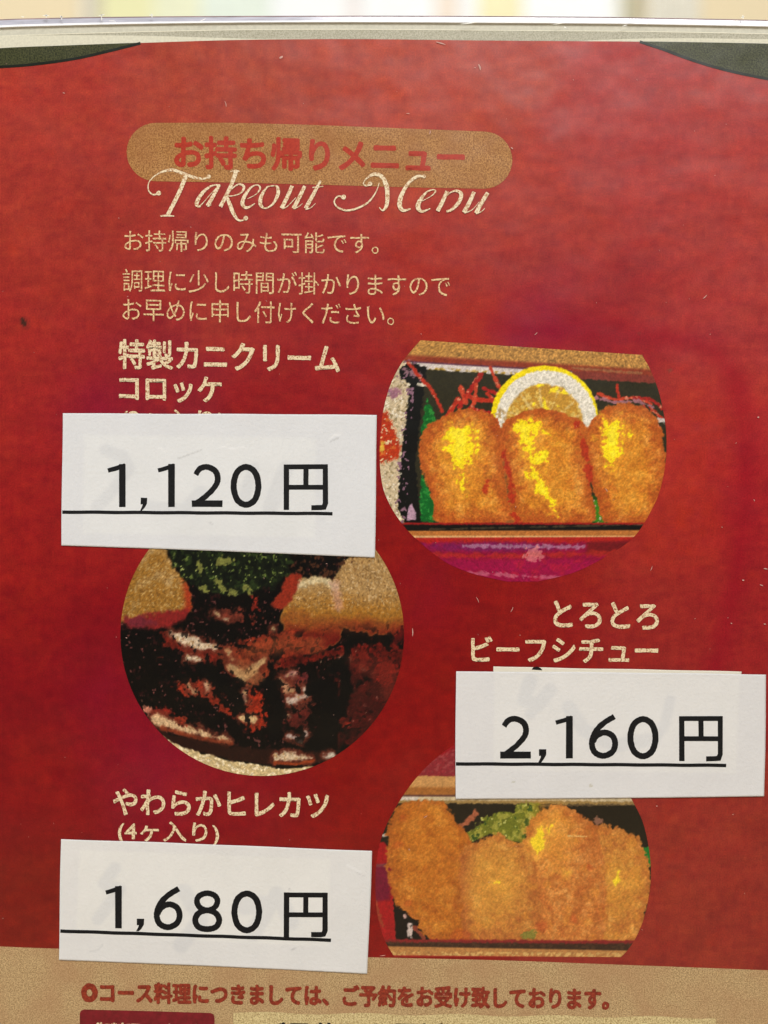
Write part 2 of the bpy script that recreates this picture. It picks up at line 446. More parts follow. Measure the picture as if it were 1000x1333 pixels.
# ------------------------------------------------------------------ the menu card
card = empty('menu_card', (0, 0, 0.016))
tag(card, 'red laminated takeout menu card with gold heading and three round food photos', 'menu card')
CARD_Z = card.location.z
def on_card(o):
    o.location = (0, 0, -CARD_Z); return o

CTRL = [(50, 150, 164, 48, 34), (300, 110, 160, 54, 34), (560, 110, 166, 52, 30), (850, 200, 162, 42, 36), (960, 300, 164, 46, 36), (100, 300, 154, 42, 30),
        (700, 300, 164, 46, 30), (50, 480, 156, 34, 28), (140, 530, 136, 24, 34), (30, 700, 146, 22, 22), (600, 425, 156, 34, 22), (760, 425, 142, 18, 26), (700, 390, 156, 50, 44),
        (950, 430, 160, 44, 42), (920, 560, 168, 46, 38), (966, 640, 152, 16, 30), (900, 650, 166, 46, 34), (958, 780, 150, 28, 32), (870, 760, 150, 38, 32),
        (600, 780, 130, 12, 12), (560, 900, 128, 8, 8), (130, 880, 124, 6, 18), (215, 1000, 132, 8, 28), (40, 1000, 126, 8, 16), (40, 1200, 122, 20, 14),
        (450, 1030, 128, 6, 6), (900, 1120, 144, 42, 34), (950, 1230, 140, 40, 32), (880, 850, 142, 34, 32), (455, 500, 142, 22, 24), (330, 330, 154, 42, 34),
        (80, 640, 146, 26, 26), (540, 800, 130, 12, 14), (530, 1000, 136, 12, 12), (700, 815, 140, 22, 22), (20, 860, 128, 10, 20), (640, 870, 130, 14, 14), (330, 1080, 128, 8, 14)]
def paint_sheet(X, Y):
    Xw = X+18*fbm(X, Y, 60, 11); Yw = Y+18*fbm(X, Y, 60, 12)
    num = np.zeros((len(X), 3)); den = np.full(len(X), 1e-9)
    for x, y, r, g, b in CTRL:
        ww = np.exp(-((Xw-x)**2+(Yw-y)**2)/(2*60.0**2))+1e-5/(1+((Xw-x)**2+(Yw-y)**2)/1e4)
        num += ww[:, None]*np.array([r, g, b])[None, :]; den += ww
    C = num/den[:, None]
    C[:, 1:] += np.clip((760-Y)/500, 0, 1)[:, None]*np.array([3., 6.])  # pale veil of the laminate over the upper sheet, added into the colour
    # crimson and orange mottling of the paper pattern
    m = fbm(X, Y, 46, 21, 4); C[:, 1] += 5*np.clip(m, 0, 2); C[:, 0] += 3*m
    m2 = fbm(X, Y, 13, 22, 4, 0.6); C *= (1+0.05*m2)[:, None]
    fib = fbm(X, Y, 6, 23, 3, 0.45)+.8*fbm(Y, X, 5, 26, 3, 0.4); C *= (1+0.045*fib)[:, None]; C[:, 1] += 3*fib
    o = sm(0.35, 1.1, fbm(X, Y, 24, 24, 4))
    put(C, 0.22*o, (178, 44, 24))
    # dark laminate reflection painted as a crimson band down the right side
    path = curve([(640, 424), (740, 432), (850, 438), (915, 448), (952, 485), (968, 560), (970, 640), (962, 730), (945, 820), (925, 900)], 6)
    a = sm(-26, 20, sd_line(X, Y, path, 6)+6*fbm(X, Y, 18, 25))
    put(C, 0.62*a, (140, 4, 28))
    # magenta tint printed round the stew photo and above the crab photo
    for x, y, r, g, al in ((150, 900, 75, 0, .32), (215, 1010, 60, 0, .32), (130, 530, 50, 0, .35), (700, 428, 60, 0, .5), (560, 770, 50, 0, .25), (345, 1040, 60, 0, .3)):
        d = ((Xw-x)**2+(Yw-y)**2)/r**2
        put(C, al*np.exp(-d)*(1+.4*fbm(X, Y, 30, 27)), (134, 4, 48))
    for x, y, r, al in ((600, 430, 40, .5), (915, 560, 60, .4), (895, 680, 50, .5), (30, 800, 60, .3), (250, 1020, 30, .2), (640, 1000, 60, .3), (60, 1020, 40, .3), (480, 700, 40, .3)):
        d = ((Xw-x)**2+(Yw-y)**2)/r**2
        put(C, al*np.exp(-d)*np.clip(.6+.8*fbm(X, Y, 16, 28, 4), 0, 1), (172, 42, 20))
    # scattered small light and dark marks
    for (x, y, rx, ry, rot, c, al) in ((30.5, 419, 3.3, 6.4, -25, (36, 30, 20), .95), (33, 421, 7, 9, -20, (110, 40, 34), .35), (872, 482, 3, 2.4, 0, (120, 70, 50), .6),
                                       (832, 434, 3, 2, 0, (120, 40, 34), .5)):
        put(C, al*sm(-0.6, 0.8, sd_ell(X, Y, x, y, rx, ry, rot)), c)
    return C
ysheet = np.arange(0, 1, 1/520.)
# rows bend with the top edge: build in straightened coordinates
def paint_and_bend():
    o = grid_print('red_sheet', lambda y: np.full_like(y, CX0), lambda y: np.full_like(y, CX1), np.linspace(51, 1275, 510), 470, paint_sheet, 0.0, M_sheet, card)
    me = o.data; n = len(me.vertices); co = np.empty(n*3, np.float32); me.vertices.foreach_get('co', co); co = co.reshape(-1, 3)
    X = co[:, 0]/S+500; Y = 666.5-(co[:, 2]-ZC)/S
    t = np.clip((60-(Y-51))/60, 0, 1); Y2 = Y+(red_y(X)-51)*t
    co[:, 2] = (666.5-Y2)*S+ZC; me.vertices.foreach_set('co', co.ravel()); me.update()
    return on_card(o)
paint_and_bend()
# plain body of the card below the visible print
bd = link('card_body', box_mesh('card_body', (CX0-500)*S, (CX1-500)*S, U*3, U*9, 0.018, (666.5-64)*S+ZC), plain('card_paper', (222, 216, 200), 0.7), card); on_card(bd)

# dark green corner shapes above the red field
def corner(name, top_x, arc):
    R = Ribbons(); a = [p for p in arc]
    for i in range(len(a)-1):
        x0, y0 = a[i]; x1, y1 = a[i+1]
        t0, t1 = float(red_y(x0))-0.3, float(red_y(x1))-0.3
        if y0-t0 < 0.01: y0 = t0+0.01
        if y1-t1 < 0.01: y1 = t1+0.01
        R.poly([(x0, t0), (x0, y0), (x1, y1), (x1, t1)])
    return on_card(R.build('corner_print', -U*1, M_green, card))
arcL = curve([(-55, 87), (-20, 87.5), (20, 86), (60, 82), (100, 76), (140, 67), (183, 56.3)], 8)
arcR = curve([(833, 54.4), (862, 64), (900, 78), (940, 90), (980, 99), (1020, 106), (1068, 110)], 8)
corner('l', 0, arcL); corner('r', 0, arcR)
for arc in (arcL, arcR):
    R = Ribbons(); R.add(arc, 3.6); on_card(R.build('corner_outline', -U*2, M_darkline, card))

# gold heading pill with red lettering
pill = []
def arcpts(cx, cy, r, a0, a1, n=14, ry=None): return [(cx+r*math.cos(math.radians(a0+(a1-a0)*k/n)), cy+(ry or r)*math.sin(math.radians(a0+(a1-a0)*k/n))) for k in range(n+1)]
pill += arcpts(203, 198, 38, 90, 270, 16); pill += [(300, 159.8), (400, 162.4), (520, 167)]
pill += arcpts(630, 208.5, 37, -90, 90, 16, 37.2); pill += [(520, 243.6), (400, 240), (300, 237.6)]
on_card(ngon('heading_banner', pill, -U*2, M_gold, card))
on_card(text('heading_lettering', 'お持ち帰りメニュー', (228, 177.5, 218.5, 604, 184, 226), 1.5, -U*3, M_redink, card))

# Takeout Menu in script
R = Ribbons()
def A(pts, w, n=6): R.add([(180+x/4.167, 215+y/4.167) for x, y in pts], np.asarray(w)*0.76, n, layer=R.k*U*0.12); R.k += 1
def D(x, y, r): R.dot(180+x/4.167, 215+y/4.167, r, layer=R.k*U*0.12); R.k += 1
R.k = 0
A([(112, 152), (80, 160), (56, 134), (62, 88), (110, 46), (180, 26), (240, 44), (300, 66), (350, 74), (385, 66)], [3, 2.6, 2.2, 1.6, 2.4, 4.6, 5, 5, 3.4, 2])
D(112, 152, 3.1); D(383, 62, 2.6)
A([(262, 52), (222, 150), (160, 272)], [7.2, 6.8, 6.6]); A([(120, 277), (158, 274), (196, 277)], [2.4, 3.2, 1.6])
A([(445, 108), (400, 112), (350, 150), (318, 205), (330, 225), (352, 205), (400, 150), (440, 110)], [2.4, 3, 5.6, 6.6, 4, 1.4, 1.2, 1.6])
A([(440, 108), (405, 172), (376, 222)], [5.4, 6.2, 6.6]); A([(376, 224), (398, 216)], [2, .8], 2)
A([(532, 34), (500, 120), (446, 226)], [7, 6.2, 6.4]); A([(500, 36), (530, 30), (556, 38)], [1.4, 3, 1.2])
A([(474, 176), (510, 128), (548, 104), (574, 118), (560, 148), (520, 166), (484, 168)], [1.2, 1.8, 3, 4.4, 3, 1.8, 2])
A([(478, 160), (496, 210), (516, 260), (540, 296), (566, 300), (588, 288)], [3.2, 6.6, 6.4, 4, 2.4, 2]); D(584, 288, 3.0)
A([(592, 184), (640, 158), (662, 126), (646, 108), (612, 122), (578, 168), (566, 210), (590, 232), (634, 208)], [1.2, 1.4, 3.2, 2.2, 3.2, 6, 6.6, 4.6, 1.2])
A([(740, 112), (700, 120), (668, 170), (664, 214), (690, 234), (730, 212), (758, 160), (756, 122), (738, 111)], [2, 3, 6, 6.2, 2.6, 3.6, 6, 5, 1.8])
A([(836, 112), (806, 180), (778, 234)], [6, 6.4, 6.8]); A([(780, 238), (812, 222), (856, 176)], [2.4, 1.4, 1])
A([(904, 114), (872, 180), (842, 236)], [6, 6.4, 6.6]); A([(842, 238), (870, 226), (892, 208)], [2.4, 1.4, .8])
A([(990, 84), (950, 160), (908, 236)], [3.6, 6.2, 6.6]); A([(908, 240), (936, 232), (962, 208)], [2.6, 1.6, .8]); A([(946, 122), (1004, 116)], [2, 2], 2)
o = 1000
def A2(pts, w, n=6): A([(x+o, y) for x, y in pts], w, n)
A2([(112, 176), (84, 170), (64, 196), (80, 228), (130, 246), (190, 234), (250, 200), (290, 146), (308, 96)], [3, 2.6, 2.4, 2.8, 3.4, 3.4, 3, 2, 1.2])
D(o+114, 174, 3.2)
A2([(262, 104), (236, 112), (222, 100), (240, 72), (280, 50), (320, 62), (346, 110), (352, 170), (346, 222), (326, 246), (308, 230)], [3.4, 3, 1.6, 2.6, 5.6, 6.6, 7.6, 7, 6, 3, 1.4])
D(o+258, 102, 2.8)
A2([(558, 64), (516, 62), (470, 94), (430, 160), (418, 214), (436, 246), (478, 238)], [2.4, 5, 5, 7, 8, 5.6, 2]); D(o+550, 62, 2.4)
A2([(540, 196), (590, 168), (612, 144), (598, 134), (562, 150), (526, 196), (518, 232), (540, 252), (584, 236)], [1.2, 1.4, 3, 2, 3.2, 7, 7.6, 4.6, 1.4])
A2([(676, 142), (652, 196), (624, 250)], [6, 6.6, 6.8]); A2([(658, 186), (690, 152), (724, 140), (752, 158), (738, 204), (700, 242), (672, 252)], [1.2, 2, 4, 6.4, 6.4, 4.6, 4])
A2([(822, 146), (796, 204), (766, 258)], [6, 6.8, 7]); A2([(768, 260), (810, 244), (850, 200)], [2.4, 1.4, 1])
A2([(896, 150), (862, 206), (832, 262)], [6.4, 6.8, 7]); A2([(832, 264), (862, 252), (880, 234)], [2.4, 1.6, .8])
# second word sits 1.1 px lower; coordinates of the M group are offset by 240 px
on_card(R.build('script_lettering', -U*4, M_script, card))

# body lettering
for s, q, of, m, nm in (
        ('お持帰りのみも可能です。', (162, 299.5, 327, 493, 303.5, 331), 0, M_thin, 'notice_lettering'),
        ('調理に少し時間が掛かりますので', (160, 350, 379.5, 586, 358, 387), 0, M_thin, 'notice_lettering'),
        ('お早めに申し付けください。', (160, 388, 417.5, 513, 395.5, 424), 0, M_thin, 'notice_lettering'),
        ('特製カニクリーム', (155, 442, 479.5, 442, 448.5, 486), 0.9, M_cream, 'dish_name'),
        ('コロッケ', (156, 489, 521.5, 288, 491.5, 525), 0.9, M_cream, 'dish_name'),
        ('(2ヶ入り)', (158, 532, 560, 293, 534.5, 562), 0.45, M_cream, 'count_lettering'),
        ('とろとろ', (721, 782.5, 816, 857, 786, 819), 0.9, M_cream, 'dish_name'),
        ('ビーフシチュー', (614, 828.5, 861, 856, 830, 863), 0.85, M_cream, 'dish_name'),
        ('やわらかヒレカツ', (148, 1027, 1060, 428, 1032, 1065), 0.85, M_cream, 'dish_name'),
        ('(4ヶ入り)', (154, 1068, 1098, 285, 1071, 1101), 0.45, M_cream, 'count_lettering')):
    on_card(text(nm, s, q, of, -U*4, m, card))

# ------------------------------------------------------------------ printed round photos
def speck(X, Y, s, seed): return vnoise(X/s, Y/s, seed)*2-1
def crumb(C, X, Y, alpha, base, lo, hi, seed, g=0.16):
    f = fbm(X, Y, 15, seed, 3)*0.9+0.45*fbm(X, Y, 7, seed+9, 2); f2 = fbm(X, Y, 3.4, seed+1, 2)
    b = np.asarray(base, float)[None, :]*np.ones((len(X), 1))
    b = b+(np.asarray(hi, float)-base)[None, :]*np.clip(0.55*f+0.28*f2, 0, 1)[:, None]+(np.asarray(lo, float)-base)[None, :]*np.clip(-0.55*f-0.28*f2, 0, 1)[:, None]
    b *= (1+g*speck(X, Y, 1.6, seed+2))[:, None]
    put(C, alpha, b)
def grain(C, X, Y, g, seed): C *= (1+g*speck(X, Y, 1.5, seed)+0.6*g*speck(X+50, Y, 2.6, seed+1))[:, None]

def paint_crab(X, Y):
    C = np.zeros((len(X), 3))+np.array([150, 26, 30])
    n1 = fbm(X, Y, 7, 31); n2 = fbm(X, Y, 3.5, 32, 2)
    tl = 0.066*(X-545)          # tilt of the box edges
    yt = Y-tl*np.clip((X-545)/285*1.0, 0, 1)*0-0.060*(X-545)
    # upper wooden rim, dark recess line, white lip, box interior
    C[:] = (176, 128, 66); grain(C, X, Y, 0.22, 33)
    put(C, sm(-3, 3, yt-463), (136, 54, 34)); put(C, 0.5*sm(-2, 2, yt-466)*sm(0.1, .5, n1), (158, 70, 44))
    put(C, sm(-1.2, 1.2, yt-470.5+0.4*n2)*np.where(X > 745, 0.25, 1), (92, 50, 70))
    lip = sm(-1, 1, yt-472.5)*np.where(X > 745, 0.0, 1)*1.0
    put(C, lip, (208, 196, 188)); put(C, sm(-1, 1, yt-477)*lip*sm(-.4, .6, n2), (178, 142, 60))
    put(C, sm(-1, 1, yt-480.5+0.9*n2), (46, 42, 26))
    put(C, 0.8*sm(-1, 1, sd_line(X, Y, [(745, 479), (835, 486)], 1.5)+n2)*np.where(X > 742, 1, 0), (150, 100, 66))
    # left side: cloth, red flower, dark box corner
    inn = sd_poly(X, Y, [(490, 430), (530, 474), (540, 486), (533, 530), (524, 600), (523, 650), (530, 690), (480, 700)])
    put(C, sm(-1.5, 1.5, inn+2.5*n1), (200, 180, 146)); 
    li = sm(-1.5, 1.5, inn+2.5*n1)
    put(C, li*sm(0.35, 0.6, fbm(X, Y, 3.4, 34, 2)), (150, 132, 96)); put(C, li*sm(0.55, 0.7, fbm(X, Y, 3, 35, 2)), (226, 214, 190))
    put(C, sm(-2, 2, sd_ell(X, Y, 513, 512, 9, 6)+3*n2)*0.8, (140, 84, 110))
    fl = sm(-2, 2, sd_poly(X, Y, [(488, 540), (504, 536), (514, 562), (522, 580), (518, 596), (500, 602), (488, 602)])+3*n2)
    put(C, fl, (178, 52, 22)); put(C, fl*sm(0.3, .6, fbm(X, Y, 5, 36)), (200, 96, 40)); put(C, fl*sm(0.6, .8, n2), (220, 190, 150))
    put(C, sm(-1.5, 1.5, sd_ell(X, Y, 497, 583, 3.5, 8)+2*n2), (216, 168, 60))
    bb = sd_poly(X, Y, [(521, 480), (533, 472), (556, 478), (548, 540), (541, 600), (545, 650), (552, 688), (530, 688), (518, 660), (522, 600), (528, 550), (534, 500), (518, 490)])
    put(C, sm(-1, 1, bb+2*n2), (16, 15, 12))
    put(C, sm(0, 1, bb+5)*sm(0.42, 0.62, fbm(X, Y, 4.2, 37, 2))*np.where(X < 537-(Y-540)*0.06, 1, 0), (132, 96, 112))
    put(C, sm(-1, 1, sd_poly(X, Y, [(531, 660), (536, 656), (541, 668), (541, 677), (530, 677)])+n2), (176, 140, 160))
    put(C, sm(-1, 1, sd_line(X, Y, [(545, 500), (556, 502)], 2)+1.5*n2), (208, 196, 176))
    put(C, sm(-1, 1, sd_line(X, Y, [(528, 482), (546, 486), (548, 494)], 3)+3*n2)*0.9, (150, 110, 120))
    # leaf behind left croquette
    lf = np.maximum(sd_poly(X, Y, [(556, 518), (564, 536), (572, 560), (560, 590), (548, 560)]), sd_poly(X, Y, [(550, 618), (560, 640), (572, 672), (566, 681), (548, 678), (546, 650)]))
    put(C, sm(-1.5, 1, lf+2*n2), (16, 96, 34)); put(C, sm(-1, 1, lf+n2)*sm(.2, .5, fbm(X, Y, 5, 38)), (46, 134, 52))
    # shredded carrot
    strands = [([(532, 472), (548, 492), (562, 508), (576, 536)], 2.6), ([(626, 488), (612, 508), (598, 530)], 4.0), ([(600, 505), (606, 524)], 4), ([(606, 515), (622, 520), (642, 522)], 3.5),
               ([(630, 506), (652, 514), (668, 524)], 2.4), ([(638, 478), (646, 496), (654, 512)], 2.6), ([(596, 520), (586, 536), (578, 548)], 4), ([(612, 532), (640, 538), (656, 532)], 3.4),
               ([(620, 500), (618, 520), (612, 540)], 3), ([(634, 512), (650, 530), (664, 545)], 2.6), ([(604, 546), (636, 552), (662, 560)], 4), ([(778, 512), (800, 520), (826, 518), (848, 526)], 2.6),
               ([(803, 502), (806, 518)], 2.6), ([(826, 518), (846, 520), (862, 532)], 2.4), ([(838, 528), (850, 545), (858, 556)], 2), ([(846, 530), (862, 545)], 2.4)]
    for k, (p, ww) in enumerate(strands):
        a = sm(-0.9, 0.9, sd_line(X, Y, curve(p, 4), ww*0.85)+1.1*n2)
        put(C, a, ((176, 48, 28), (160, 34, 26), (190, 66, 40))[k % 3])
        put(C, a*sm(.5, .8, fbm(X, Y, 4, 60+k, 2)), (208, 120, 90))
    put(C, sm(-2, 2, sd_ell(X, Y, 632, 548, 22, 8, 12)+4*n1)*sm(.25, .5, n2), (196, 164, 180))
    put(C, sm(-2, 2, sd_ell(X, Y, 628, 543, 12, 7, 12)+3*n1)*0.9, (140, 20, 30))
    put(C, sm(-1, 1, sd_line(X, Y, [(846, 545), (864, 548)], 3)+2*n2), (196, 182, 176))
    put(C, 0.9*sm(-1, 1, sd_line(X, Y, [(776, 518), (800, 524), (830, 522), (850, 530)], 2)+2.4*n2), (166, 110, 120))
    # lemon slice
    le = sd_ell(X, Y, 709, 545, 70, 69, 0)
    put(C, sm(-1, 1, le+0.7*n2), (240, 214, 14)); put(C, sm(-1, 1, sd_ell(X, Y, 711, 549, 66, 67)+n2), (228, 220, 204))
    put(C, .6*sm(-1, 1, sd_ell(X, Y, 711, 549, 66, 67)+n2)*sm(.2, .8, fbm(X, Y, 2.4, 41, 2)), (190, 184, 160))
    lp = sd_ell(X, Y, 709, 552, 50, 52)
    put(C, sm(-2, 2, lp+2*n1), (190, 140, 52)); put(C, sm(-1, 1, lp+n1)*sm(.15, .6, fbm(X, Y, 5, 42)), (216, 180, 90))
    put(C, sm(-1, 1, lp+n1)*sm(.55, .8, fbm(X, Y, 11, 43, 2)), (240, 214, 40))
    for a0 in (200, 232, 262, 292, 322, 345):
        aa = math.radians(a0); put(C, .55*sm(-1, 1, sd_line(X, Y, [(709+8*math.cos(aa), 556+8*math.sin(aa)), (709+48*math.cos(aa), 553+48*math.sin(aa))], 1.4)+1.5*n2)*sm(-1, 2, lp), (222, 200, 140))
    # croquettes
    sh = [curve([(550, 566), (560, 552), (586, 538), (606, 532), (640, 540), (652, 556), (655, 600), (660, 650), (664, 678), (574, 681), (562, 650), (550, 612), (545, 590)], 4, True),
          curve([(770, 548), (786, 534), (808, 525), (838, 530), (856, 548), (866, 590), (866, 640), (846, 684), (790, 682), (776, 650), (762, 600), (762, 566)], 4, True),
          curve([(652, 560), (668, 544), (700, 532), (740, 540), (764, 556), (766, 600), (772, 650), (770, 680), (676, 682), (664, 650), (656, 600)], 4, True)]
    put(C, sm(-2, 2, sd_poly(X, Y, [(638, 560), (662, 552), (660, 640), (680, 684), (660, 684), (640, 640)])+2*n1), (150, 88, 40))
    put(C, sm(-2, 2, sd_ell(X, Y, 650, 556, 9, 22)+3*n1)*sm(-.3, .3, n2), (176, 148, 104))
    put(C, sm(-1, 1, sd_poly(X, Y, [(762, 646), (776, 644), (796, 684), (762, 684)])), (36, 66, 20))
    gg = sm(-1, 1, sd_poly(X, Y, [(766, 655), (778, 650), (790, 680), (764, 680)])+3*n2)
    put(C, gg, (60, 120, 26)); put(C, gg*sm(.35, .6, n2), (190, 180, 150))
    for k, p in enumerate(sh):
        s = sd_poly(X, Y, p); a = sm(-1.4, 1.4, s+2.2*n1+1.2*n2)
        crumb(C, X, Y, a, (200, 118, 40), (156, 66, 24), (234, 168, 78), 50+k*5, 0.13)
        put(C, a*0.65*(1-sm(0, 20, s+5*n1)), (166, 70, 26))
        put(C, a*0.4*sm(14, 34, s+7*n1), (224, 156, 40))
    def yel(pts, seed, thr=0.0, soft=9):
        s = sd_poly(X, Y, pts); v = s/soft+1.25*fbm(X, Y, 12, seed, 4)+0.75*fbm(X, Y, 3.6, seed+7, 2)
        put(C, 0.6*sm(thr-1.1, thr+.1, v), (232, 164, 44)); put(C, sm(thr, thr+0.45, v)*0.93, (248, 222, 26)); put(C, .25*sm(thr+.8, thr+1.8, v), (255, 244, 110))
    yel([(586, 552), (610, 554), (622, 580), (614, 604), (596, 608), (580, 586)], 71); yel([(594, 616), (612, 612), (612, 655), (598, 650)], 72, 1.0)
    yel([(668, 552), (690, 548), (706, 552), (700, 562), (690, 566), (696, 590), (712, 590), (712, 606), (692, 606), (684, 590), (680, 568)], 73, 0.05, 6)
    yel([(682, 612), (700, 612), (716, 640), (730, 658), (720, 664), (698, 640)], 74, 0.25, 7)
    yel([(788, 546), (806, 542), (814, 565), (808, 592), (800, 608), (790, 596), (780, 575)], 75)
    yel([(706, 560), (730, 560), (724, 575), (706, 572)], 76, 0.7, 7); yel([(786, 606), (806, 606), (810, 622), (792, 620)], 77, 1.2, 7)
    for p, ww in (([(634, 626), (631, 640)], 4), ([(656, 590), (664, 620), (668, 650)], 4), ([(752, 552), (760, 575), (764, 600), (768, 630)], 4.5), ([(668, 668), (676, 676)], 4)):
        put(C, 0.75*sm(-2, 2, sd_line(X, Y, p, ww*.75)+4.5*n1+2*n2), (168, 38, 22))
    # front rim of the box
    yb = Y-0.0*(X-545)
    put(C, sm(-1, 1, yb-680.5+0.6*n2), (150, 26, 24)); put(C, sm(-1, 1, yb-683+0.5*n2), (18, 15, 12)); put(C, 0.5*sm(-.8, .8, sd_line(X, Y, [(560, 689), (840, 683)], .7)+1.4*n1), (110, 90, 60))
    put(C, sm(-1, 1, yb-691+0.003*(X-540)), (178, 108, 50)); put(C, sm(-1, 1, yb-697.5)*1.0, (214, 172, 116)); 
    put(C, sm(-1, 1, yb-700+0.004*(X-540)), (168, 32, 26))
    put(C, sm(-3, 3, yb-706+2*n1), (142, 14, 52)); put(C, 0.8*sm(-4, 4, sd_ell(X, Y, 640, 712, 90, 6)+2*n1), (112, 26, 84))
    put(C, 0.75*sm(-1, 1, sd_line(X, Y, [(604, 711), (700, 712), (760, 712)], 2.4)+2.2*n2), (168, 124, 146))
    put(C, sm(-3, 3, sd_poly(X, Y, [(764, 706), (830, 704), (806, 722), (764, 720)])), (110, 22, 26))
    put(C, 0.7*sm(-2, 2, sd_line(X, Y, [(560, 722), (640, 724), (820, 720)], 3)+3*n1), (172, 42, 30))
    put(C, sm(-3, 3, yb-729+3*n1), (150, 14, 62)); put(C, .5*sm(.3, .7, fbm(X, Y, 12, 78))*sm(-2, 2, yb-729), (176, 30, 50))
    put(C, 0.6*sm(-1, 1, sd_line(X, Y, [(610, 745), (650, 748), (730, 753)], 1.6)+2.4*n2), (196, 120, 130))
    st = sm(-1.5, 1.5, sd_ell(X, Y, 696, 722, 12, 9)+5*n2); put(C, st*0.75, (206, 120, 120))
    # outside the oval the photo fades to the sheet at the very bottom
    dk = sm(-2, 1, -sd_ell(X, Y, 682, 598, 190, 163))*np.where(Y > 702, 1, 0); put(C, dk, (158, 26, 26))
    grain(C, X, Y, 0.11, 44)
    return C

def paint_stew(X, Y):
    C = np.zeros((len(X), 3))+np.array([7, 4, 3.])
    n1 = fbm(X, Y, 8, 81); n2 = fbm(X, Y, 3.5, 82, 2); n3 = fbm(X, Y, 20, 83, 4)
    put(C, 0.8*sm(.45, .8, fbm(X, Y, 6, 84, 4)), (48, 16, 16)); put(C, 0.8*sm(.85, 1.0, fbm(X, Y, 4, 85, 2)), (110, 60, 56))
    # potatoes / cream at both sides
    lt = sd_poly(X, Y, [(150, 700), (214, 700), (220, 728), (236, 750), (248, 768), (250, 796), (210, 806), (150, 812)])
    a = sm(-2, 2, lt+3*n1); put(C, a, (148, 104, 42)); put(C, a*sm(-.5, .8, fbm(X, Y, 16, 86)-(Y-740)/60), (172, 138, 88)); put(C, a*.6*sm(.3, .8, fbm(X, Y, 2.4, 97, 2)), (200, 168, 112)); put(C, a*.6*sm(.35, .8, -fbm(X, Y, 2.4, 98, 2)), (112, 74, 30))
    put(C, a*0.9*sm(-8, 8, 12-lt+5*n1)*sm(232, 246, X), (150, 44, 22))
    put(C, sm(-3, 3, sd_poly(X, Y, [(156, 806), (190, 800), (250, 792), (240, 808), (214, 818), (170, 818)])+3*n1), (128, 32, 30))
    put(C, .7*sm(-3, 3, sd_ell(X, Y, 182, 810, 18, 8)+3*n1), (100, 36, 50))
    rb = np.maximum(sd_ell(X, Y, 410, 800, 42, 50, 20), sd_poly(X, Y, [(372, 770), (390, 752), (432, 760), (446, 728), (480, 715), (535, 715), (535, 830), (470, 822), (420, 814), (390, 808)]))
    a = sm(-2, 2, rb+3*n1); yy = Y+8*n3
    put(C, a, (166, 130, 80)); put(C, a*sm(765, 800, yy), (156, 104, 36)); put(C, a*sm(796, 820, yy), (128, 52, 24)); put(C, a*sm(812, 832, yy), (98, 20, 14))
    put(C, a*.65*sm(.3, .8, fbm(X, Y, 2.4, 99, 2))*(1-sm(785, 805, yy)), (204, 174, 130)); put(C, a*.65*sm(.35, .8, -fbm(X, Y, 2.4, 100, 2))*(1-sm(800, 815, yy)), (112, 78, 40))
    put(C, a*.8*sm(-4, 4, sd_line(X, Y, [(386, 762), (420, 752), (436, 764)], 5)+3*n2), (206, 190, 150))
    put(C, a*.6*sm(-4, 4, sd_line(X, Y, [(436, 760), (440, 790)], 5)+3*n2), (190, 140, 120))
    put(C, sm(-2, 2, sd_poly(X, Y, [(372, 745), (392, 750), (380, 780), (366, 796), (352, 786), (366, 770)])+3*n1), (138, 42, 24))
    put(C, sm(-2, 2, sd_poly(X, Y, [(370, 718), (470, 722), (444, 742), (432, 752), (376, 744)])+4*n1)*sm(.1, .5, fbm(X, Y, 5, 87)), (70, 40, 24))
    # broccoli / parsley
    gr = sd_poly(X, Y, [(214, 700), (375, 700), (378, 745), (364, 760), (330, 772), (262, 770), (240, 752), (226, 732)])
    a = sm(-3, 3, gr+6*n1); put(C, a, (18, 24, 12)); put(C, a*sm(.15, .5, fbm(X, Y, 6, 88, 3)), (34, 46, 20)); put(C, a*sm(.5, .75, fbm(X, Y, 4, 89, 3)), (90, 104, 48)); put(C, a*.9*sm(.2, .5, fbm(X, Y, 9, 96, 3)), (10, 14, 8))
    put(C, a*sm(.8, 1.0, fbm(X, Y, 5, 90, 3)), (150, 160, 90))
    for p, ww in (([(284, 758), (296, 770), (308, 770)], 3), ([(286, 732), (298, 730)], 5), ([(258, 732), (262, 742)], 3), ([(322, 764), (326, 772)], 3), ([(264, 766), (270, 772)], 3)):
        put(C, .85*sm(-1.5, 1.5, sd_line(X, Y, p, ww*.8)+4.5*n2+2*n1), (128, 128, 62))
    # glazed meat
    red = (128, 34, 22)
    def blob(pts, c, nz=4.0, al=1.0):
        a = sm(-1.8, 1.8, sd_poly(X, Y, pts)+(nz+1.5)*n1+3*n2)*al; c = np.asarray(c, float)
        cc = c[None, :]*np.clip(.84+0.22*fbm(X, Y, 10, 160, 3)+0.16*fbm(X, Y, 3.4, 161, 2), .3, 1.08)[:, None]; put(C, a, np.clip(cc, 0, 255))
        put(C, a*.8*sm(.55, .8, fbm(X, Y, 6, 162, 3)), c*0.3); return a
    blob([(208, 822), (240, 828), (280, 842), (286, 856), (270, 876), (258, 864), (236, 850), (212, 842)], red)
    blob([(280, 840), (320, 846), (350, 850), (352, 880), (330, 890), (306, 884), (290, 866)], (130, 50, 28))
    blob([(300, 838), (340, 826), (380, 822), (416, 832), (420, 848), (380, 858), (360, 868), (352, 846)], (136, 44, 26))
    blob([(360, 862), (420, 848), (480, 838), (526, 836), (526, 868), (480, 862), (440, 856), (380, 868)], (104, 22, 15), 5)
